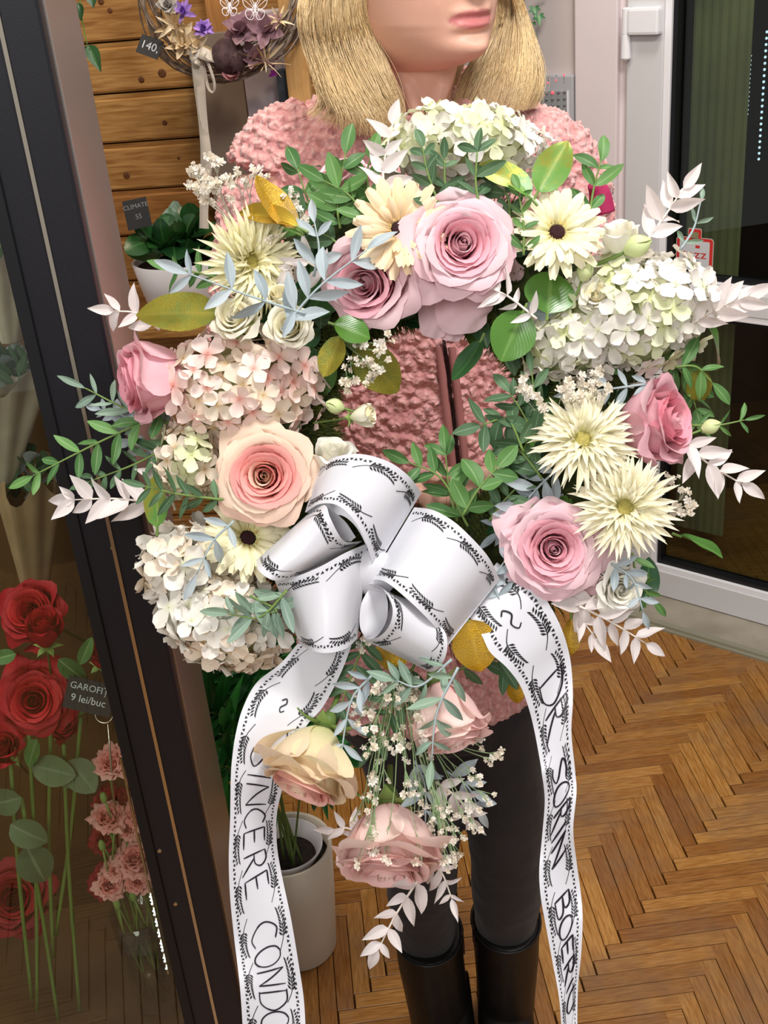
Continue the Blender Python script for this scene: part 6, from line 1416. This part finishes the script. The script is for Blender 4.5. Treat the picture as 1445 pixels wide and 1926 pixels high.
sb([(330, 960), (310, 900), (300, 860)], 'bleached white sprig behind the green and gold leaf', h=.01, L=60, W=22, gap=40)
# ---- baby's breath
gyps((440, 420), [(370, 320), (390, 335), (405, 310), (365, 355), (400, 350), (420, 340), (385, 370)], "dense baby's breath tuft at the upper left before the wood wall", 11, .03, M['gypstem2'], 1, 7, 15)
gyps((470, 430), [(440, 340), (455, 335), (480, 322), (500, 326), (425, 365), (462, 345)], "loose baby's breath in front of the jacket shoulder", 9, .03, M['gypstem2'], 2, 3, 14)
gyps((520, 430), [(540, 360), (555, 375), (535, 390), (510, 445), (480, 430), (570, 400)], "baby's breath around the shiny gold leaf", 9, .045, None, 3, 3, 14)
gyps((640, 640), [(680, 650), (715, 660), (720, 690), (700, 715), (660, 690), (655, 720), (690, 680), (725, 640)], "baby's breath over the gold-dusted leaf inside the opening", 10, .045, None, 4, 5, 16)
gyps((1040, 800), [(985, 720), (1000, 740), (1060, 730), (1090, 720), (1110, 730), (1130, 735), (1020, 760), (985, 745), (1080, 755), (1120, 710)], "dense baby's breath above the upper ivory spider gerbera", 10, .045, M['gypstem2'], 5, 7, 16)
gyps((1240, 990), [(1285, 930), (1300, 950), (1290, 965), (1275, 955), (1260, 900)], "baby's breath right of the lower ivory spider gerbera", 10, .03, M['gypstem2'], 6, 6, 13)
gyps((700, 1190), [(690, 1205), (710, 1215), (680, 1215), (725, 1220)], "small baby's breath tuft below the bow's knot", 9, .03, None, 7, 4, 12)
tips = []
rg_ = random.Random(5)
for i in range(52):
    y = rg_.uniform(1290, 1640); w = 60 + (y - 1290) * .12; x = 735 + (y - 1290) * .10 + rg_.uniform(-w, w * .95); tips.append((x, y))
gyps((745, 1240), tips[:26], "baby's breath hanging over the wide blush rose", 9, .060, None, 8, 4, 22)
gyps((760, 1250), tips[26:], "baby's breath hanging behind the pale pink and peach roses", 8, .035, None, 9, 4, 22)
gyps((800, 1380), [(900, 1400), (925, 1430), (940, 1420), (905, 1470), (920, 1500), (890, 1520), (860, 1580), (840, 1560), (885, 1450), (850, 1600), (870, 1540), (895, 1560)], "wispy baby's breath sticking out before the black jeans", 8, .045, M['gypstem'], 10, 4, 15)
# ================================================================== THE RIBBON BOW
M['ribbon'] = mat('white_satin_ribbon', 'e2e2e8', rough=.30, spec=.45, trans=.10)
M['ink'] = mat('black_print', '17161a', rough=.5)
M['marker'] = mat('dark_marker_ink', '1d1420', rough=.35)
def bx(pts): return [(460 + x / 2.258, 830 + y / 2.258) for x, y in pts]
class Strip:
    """ribbon surface between edge a and edge b; each edge a list of (px, py, h)"""
    def __init__(s, a, b, n=36, bulge=0.0, back=False):
        s.n = n; s.a = spline([P(*q) for q in a], n + 1); s.b = spline([P(*q) for q in b], n + 1); s.bulge = bulge
        L = [0]
        for i in range(n): L.append(L[-1] + ((s.a[i + 1] + s.b[i + 1]) / 2 - (s.a[i] + s.b[i]) / 2).length)
        s.L = L; s.len = L[-1]; s.w = sum((s.a[i] - s.b[i]).length for i in range(n + 1)) / (n + 1)
    def at(s, u, t):
        t = min(max(t, 0), 1); f = t * s.n; i = min(int(f), s.n - 1); g = f - i
        p = s.a[i].lerp(s.a[i + 1], g).lerp(s.b[i].lerp(s.b[i + 1], g), u)
        return p + s.off(u, t)
    def off(s, u, t): return -FW * (s.bulge * math.sin(PI * u) + .0012 * math.sin(9 * t + 3 * u) * math.sin(PI * u))
    def nrm(s, u, t):
        e = .01; du = s.at(min(u + e, 1), t) - s.at(max(u - e, 0), t); dt = s.at(u, min(t + e, 1)) - s.at(u, max(t - e, 0)); n = du.cross(dt)
        if n.length < 1e-9: return -FW
        n.normalize(); return n if n.dot(CAM - s.at(u, t)) > 0 else -n
    def tl(s, l):   # length -> t
        return float(np.interp(l, s.L, np.linspace(0, 1, s.n + 1)))
    def body(s, name, parent, nu=8):
        vs = []; fs = []
        for sd in (0, 1):
            for j in range(s.n + 1):
                for i in range(nu + 1):
                    p = s.at(i / nu, j / s.n)
                    if sd: p = p - s.nrm(i / nu, j / s.n) * .00025
                    vs.append(p)
        m = (s.n + 1) * (nu + 1)
        for sd in (0, 1):
            for j in range(s.n):
                for i in range(nu):
                    a = sd * m + j * (nu + 1) + i; q = (a, a + 1, a + nu + 2, a + nu + 1); fs.append(q if not sd else q[::-1])
        return MB().add(vs, fs).build(name, M['ribbon'], parent, smooth=True)
    def poly(s, mb, uvl, lift=.00035):
        b = [s.at(u, t) + s.nrm(u, t) * lift for u, t in uvl]; mb.add(b, [tuple(range(len(b)))])
    def print_border(s, parent, t0=0.0, t1=1.0, sides=(0, 1), phase=0.0):
        mb = MB(); w = s.w; l0, l1 = s.len * t0, s.len * t1
        for sd in sides:
            U_ = (lambda x: x / w) if sd == 0 else (lambda x: 1 - x / w)
            l = l0 + .0015; k = 0; st = .0042
            while l + st < l1:      # triangles pointing in and out by turns
                a, b = (.0036, .0056) if k % 2 else (.0056, .0036)
                s.poly(mb, [(U_(a), s.tl(l)), (U_(a), s.tl(l + .0024)), (U_(b), s.tl(l + .0012))]); l += st * .72; k += 1
            l = l0 + .003 + phase; per = .036; dr = 1 if sd == 0 else -1
            while l < l1 - .004:      # ears of grain: curved stalk with paired grains
                ln = .031
                def ax(q): return (l + (q if dr > 0 else 1 - q) * ln, .0100 - .0030 * math.sin(PI * q * .9) + .006 * max(0, .28 - q) * 1.1)
                pr = None
                for i in range(14):
                    x, y = ax(i / 13)
                    if pr and x < l1 - .001 and pr[0] < l1 - .001 and min(x, pr[0]) > l0 and i < 9:
                        h = .00028; s.poly(mb, [(U_(pr[1] - h), s.tl(pr[0])), (U_(pr[1] + h), s.tl(pr[0])), (U_(y + h), s.tl(x)), (U_(y - h), s.tl(x))])
                    pr = (x, y)
                for i in range(9):
                    q = .32 + i * .075
                    if q > 1: break
                    x, y = ax(q); e = dr * .0034
                    if not (l0 + .004 < x < l1 - .005): continue
                    for sg_ in (-1, 1):
                        o = .0031 * sg_ * (1.1 - .5 * q)
                        s.poly(mb, [(U_(y + .0002 * sg_), s.tl(x)), (U_(y + o * .35 + .0001), s.tl(x + e * .62)), (U_(y + o), s.tl(x + e)), (U_(y + o * .8), s.tl(x + e * .35))])
                l += per
        return mb.build('printed_border', M['ink'], parent)
    def letters(s, parent, txt, wd=.0011):
        """txt: list of (char, t0, t1, u0, u1, slant)"""
        for ch, t0, t1, u0, u1, sl in txt:
            mb = MB()
            for st in STROKES[ch]:
                pts = spline([(x, y, 0) for x, y in st], 3 + 5 * (len(st) - 1)) if len(st) > 2 else [Vector((*st[0], 0)).lerp(Vector((*st[1], 0)), i / 6) for i in range(7)]
                uv = [(u0 + (u1 - u0) * p.y, t0 + (t1 - t0) * p.x - sl * (p.y - .5)) for p in pts]
                Q = [s.at(u, t) + s.nrm(u, t) * .0006 for u, t in uv]; vs = []; n = len(Q)
                for i in range(n):
                    tg = (Q[min(i + 1, n - 1)] - Q[max(i - 1, 0)]); x = tg.cross(s.nrm(*uv[i])); x = x.normalized() * wd * (.5 if 0 < i < n - 1 else .35) * (1.1 if i < n * .6 else .8)
                    vs += [Q[i] - x, Q[i] + x]
                mb.add(vs, [(2 * i, 2 * i + 1, 2 * i + 3, 2 * i + 2) for i in range(n - 1)])
            mb.build('letter', M['marker'], parent)
def arc(c, r, a0, a1, n, ry=None):
    ry = ry or r; return [(c[0] + r * math.cos(math.radians(a0 + (a1 - a0) * i / n)), c[1] + ry * math.sin(math.radians(a0 + (a1 - a0) * i / n))) for i in range(n + 1)]
STROKES = {
 'S': [[(.85, .92), (.5, 1.0), (.2, .82), (.35, .6), (.65, .42), (.8, .2), (.5, .02), (.15, .08)]],
 'I': [[(.5, 1), (.5, 0)]], 'N': [[(.1, 0), (.12, 1)], [(.12, 1), (.82, .02)], [(.82, .02), (.86, 1)]],
 'C': [[(.85, .9), (.5, 1.0), (.15, .65), (.15, .3), (.5, 0), (.9, .1)]],
 'E': [[(.15, 1), (.15, 0)], [(.15, 1), (.85, 1)], [(.15, .5), (.75, .52)], [(.15, 0), (.88, 0)]],
 'R': [[(.15, 0), (.15, 1)], [(.15, 1), (.6, 1.02), (.82, .78), (.6, .52), (.18, .48)], [(.35, .48), (.92, -.1)]],
 'O': [arc((.5, .5), .40, 100, 460, 10, .5)],
 'D': [[(.12, 0), (.12, 1)], [(.05, 1), (.6, .95), (.92, .5), (.6, .05), (.05, 0)]],
 'B': [[(.15, 0), (.15, 1)], [(.15, 1), (.7, .95), (.72, .62), (.2, .54)], [(.2, .54), (.85, .45), (.85, .08), (.12, 0)]],
 'U': [[(.15, 1), (.15, .3), (.5, 0), (.85, .3), (.85, 1)]], 'L': [[(.15, 1), (.15, 0), (.15, 0), (.85, 0)]],
 'A': [[(.1, 0), (.5, 1)], [(.5, 1), (.9, 0)], [(.25, .4), (.75, .4)]], 'T': [[(.1, 1), (.9, 1)], [(.5, 1), (.5, 0)]],
 '~': [[(.30, .2), (.18, .42), (.38, .62), (.62, .40), (.82, .58), (.72, .80)]], '.': [[(.3, 0), (.34, .03)]], "'": [[(.5, 1.0), (.53, 1.05)]],
}
bow = empty('ribbon_bow', P(700, 1075, .03), 'white funeral ribbon bow with black grain-ear borders and handwritten tails, tied on the wreath', 'ribbon')
def H_(pts, hs):
    n = len(pts); hs = [min(h, .05 + (h - .05) * .62) for h in hs]; return [(p[0], p[1], float(np.interp(i / (n - 1), np.linspace(0, 1, len(hs)), hs))) for i, p in enumerate(pts)]
hB = .040
# (edge a, edge b, heights a, heights b)
loops = [
 (bx([(322, 104), (395, 64), (500, 55), (615, 88), (700, 150), (750, 218)]), bx([(258, 302), (320, 266), (395, 272), (462, 330), (515, 430), (552, 548)]), [.045, .085, .095, .085, .045], [.05, .085, .10, .095, .055], (0, 1)),
 (bx([(722, 280), (800, 292), (885, 338), (970, 415), (1040, 497), (1084, 585)]), bx([(535, 588), (592, 594), (660, 642), (750, 725), (820, 800), (865, 865)]), [.048, .085, .10, .09, .05], [.05, .09, .105, .095, .055], (0, 1)),
 (bx([(128, 588), (212, 576), (322, 532), (428, 474), (522, 434)]), bx([(236, 862), (285, 890), (352, 899), (430, 882), (480, 838)]), [.045, .080, .092, .08, .05], [.045, .08, .092, .08, .05], (0, 1)),
 (bx([(290, 292), (342, 272), (362, 320), (398, 392), (432, 428), (498, 425)]), bx([(50, 508), (58, 545), (95, 578), (140, 592), (215, 574), (345, 510)]), [.05, .09, .104, .10, .085, .06], [.05, .082, .095, .092, .08, .06], (0, 1)),
 (bx([(520, 605), (585, 625), (628, 700), (618, 778), (570, 832), (510, 842)]), bx([(760, 700), (846, 800), (862, 870), (845, 935), (815, 972), (790, 980)]), [.05, .09, .104, .10, .08, .05], [.06, .085, .088, .08, .065, .05], (0, 1)),
]
for i, (ea, eb, ha, hb, sd) in enumerate(loops):
    n = 40; s = Strip(H_(ea, ha), H_(eb, hb), n)
    o = s.body('ribbon_loop', bow); s.print_border(o, .01, .99, sd, phase=.004 * i)
    # the loop closes behind: same ends, running back towards the knot
    def bk_(e, hs, pull):
        q = [(e[0][0], e[0][1], hs[0])]; cx = sum(p[0] for p in e) / len(e); cy = sum(p[1] for p in e) / len(e)
        for p in e[1:-1]: q.append((p[0] + (700 - p[0]) * pull, p[1] + (1075 - p[1]) * pull, .022))
        q.append((e[-1][0], e[-1][1], hs[-1])); return q
    sb_ = Strip(bk_(ea, ha, .16), bk_(eb, hb, .16), 24); sb_.body('ribbon_back', o, 6)
# the inner turn seen through the mouth of the lower middle loop, and of the small left loop
s = Strip(H_(bx([(530, 625), (500, 680), (490, 740), (494, 800), (520, 842)]), [.05, .056, .06, .06, .055]), H_(bx([(600, 640), (610, 700), (600, 770), (560, 830), (520, 842)]), [.045, .05, .05, .05, .052]), 20)
s.body('ribbon_fold', bow)
s = Strip(H_(bx([(345, 278), (380, 300), (430, 345), (472, 408)]), [.08, .075, .07, .08]), H_(bx([(350, 330), (385, 380), (420, 420), (450, 425)]), [.06, .055, .055, .07]), 16); s.body('ribbon_fold', bow)
kn_ = MB(); kn_.ball(P(705, 1078, .045), .016, 14, 10, (1.1, .7, 1.2)); kn_.build('knot', M['ribbon'], bow, smooth=True)
# tails
TL = [(640, 40), (585, 180), (500, 340), (415, 440), (362, 560), (325, 660), (288, 780), (266, 900), (270, 1050), (296, 1200), (338, 1400), (372, 1600), (402, 1800), (412, 1980), (415, 2150)]
LL = [(370, 30), (285, 128), (165, 225), (98, 350), (62, 480), (46, 590), (38, 700), (35, 900), (28, 1100), (35, 1300), (55, 1500), (72, 1640), (85, 1760), (98, 1960), (104, 2150)]
c2 = lambda p: (420 + p[0] / 2.654, 1200 + p[1] / 2.654)
hl = [.036, .030, .040, .044, .040, .030, .038, .030]
left = Strip(H_([c2(p) for p in LL], hl), H_([c2(p) for p in TL], [.040, .036, .036, .030, .026, .034, .030, .036]), 90)
def t_of_y(st, y, u=.5):
    best = 0; bd = 1e9
    for i in range(401):
        t = i / 400; p = st.at(u, t) - CAM; py = 963 - F * p.dot(UP) / p.dot(FW)
        if abs(py - y) < bd: bd = abs(py - y); best = t
    return best
lt = left.body('ribbon_tail', bow); left.print_border(lt, .0, 1.0, (0, 1))
T = lambda y: t_of_y(left, y)
txt = [('~', T(1308), T(1345), .42, .62, 0)]
for ch, y0, y1 in (('S', 1398, 1452), ('I', 1440, 1482), ('N', 1470, 1522), ('C', 1517, 1556), ('E', 1554, 1594), ('R', 1600, 1640), ('E', 1642, 1684), ('C', 1730, 1780), ('O', 1778, 1822), ('N', 1822, 1858), ('D', 1860, 1902), ('O', 1898, 1940), ('L', 1945, 1975)):
    txt.append((ch, T(y0), T(y1), .30, .74, .012))
left.letters(lt, txt)
r3 = lambda p: (880 + p[0] / 4.379, 1060 + p[1] / 4.379); r4 = lambda p: (980 + p[0] / 4.043, 1450 + p[1] / 4.043)
RL = [r3(p) for p in ((-90, 420), (20, 450), (115, 590), (185, 730), (320, 855), (430, 1000), (500, 1180), (550, 1380), (600, 1650))] + [r4(p) for p in ((160, 20), (182, 220), (163, 480), (140, 750), (152, 960), (190, 1180), (240, 1450), (290, 1720), (308, 1950), (325, 2250))]
RRt = [r3(p) for p in ((240, -10), (390, 100), (570, 200), (680, 350), (775, 540), (838, 750), (862, 950), (866, 1150), (855, 1400))] + [r4(p) for p in ((415, 20), (423, 170), (398, 440), (425, 700), (455, 920), (470, 1120), (458, 1400), (435, 1640), (430, 1940), (440, 2250))]
right = Strip(H_(RL, [.040, .050, .056, .044, .034, .040, .026, .034, .030, .036, .030]), H_(RRt, [.036, .046, .044, .030, .038, .034, .044, .024, .040, .030, .036]), 110)
rt_ = right.body('ribbon_tail', bow); right.print_border(rt_, .0, 1.0, (0, 1))
T = lambda y: t_of_y(right, y)
txt = [('~', T(1135), T(1190), .30, .62, -.01)]
for ch, y0, y1, a, b, sl in (('D', 1268, 1330, .30, .80, .022), ('R', 1325, 1372, .30, .84, .03), ('.', 1396, 1405, .30, .8, 0), ('S', 1428, 1475, .30, .74, .03), ('O', 1470, 1518, .30, .78, .03), ('R', 1515, 1552, .34, .80, .03), ("'", 1536, 1542, .3, .78, 0), ('I', 1550, 1580, .32, .76, .03), ('N', 1578, 1622, .32, .76, .034), ('B', 1680, 1722, .32, .70, .026), ('O', 1722, 1768, .34, .72, .02), ('E', 1766, 1806, .36, .72, .016), ('R', 1804, 1842, .36, .74, .02), ('I', 1842, 1866, .36, .74, .02), ('U', 1864, 1906, .36, .80, .02)):
    txt.append((ch, T(y0), T(y1), a, b, sl))
right.letters(rt_, txt, .0013)
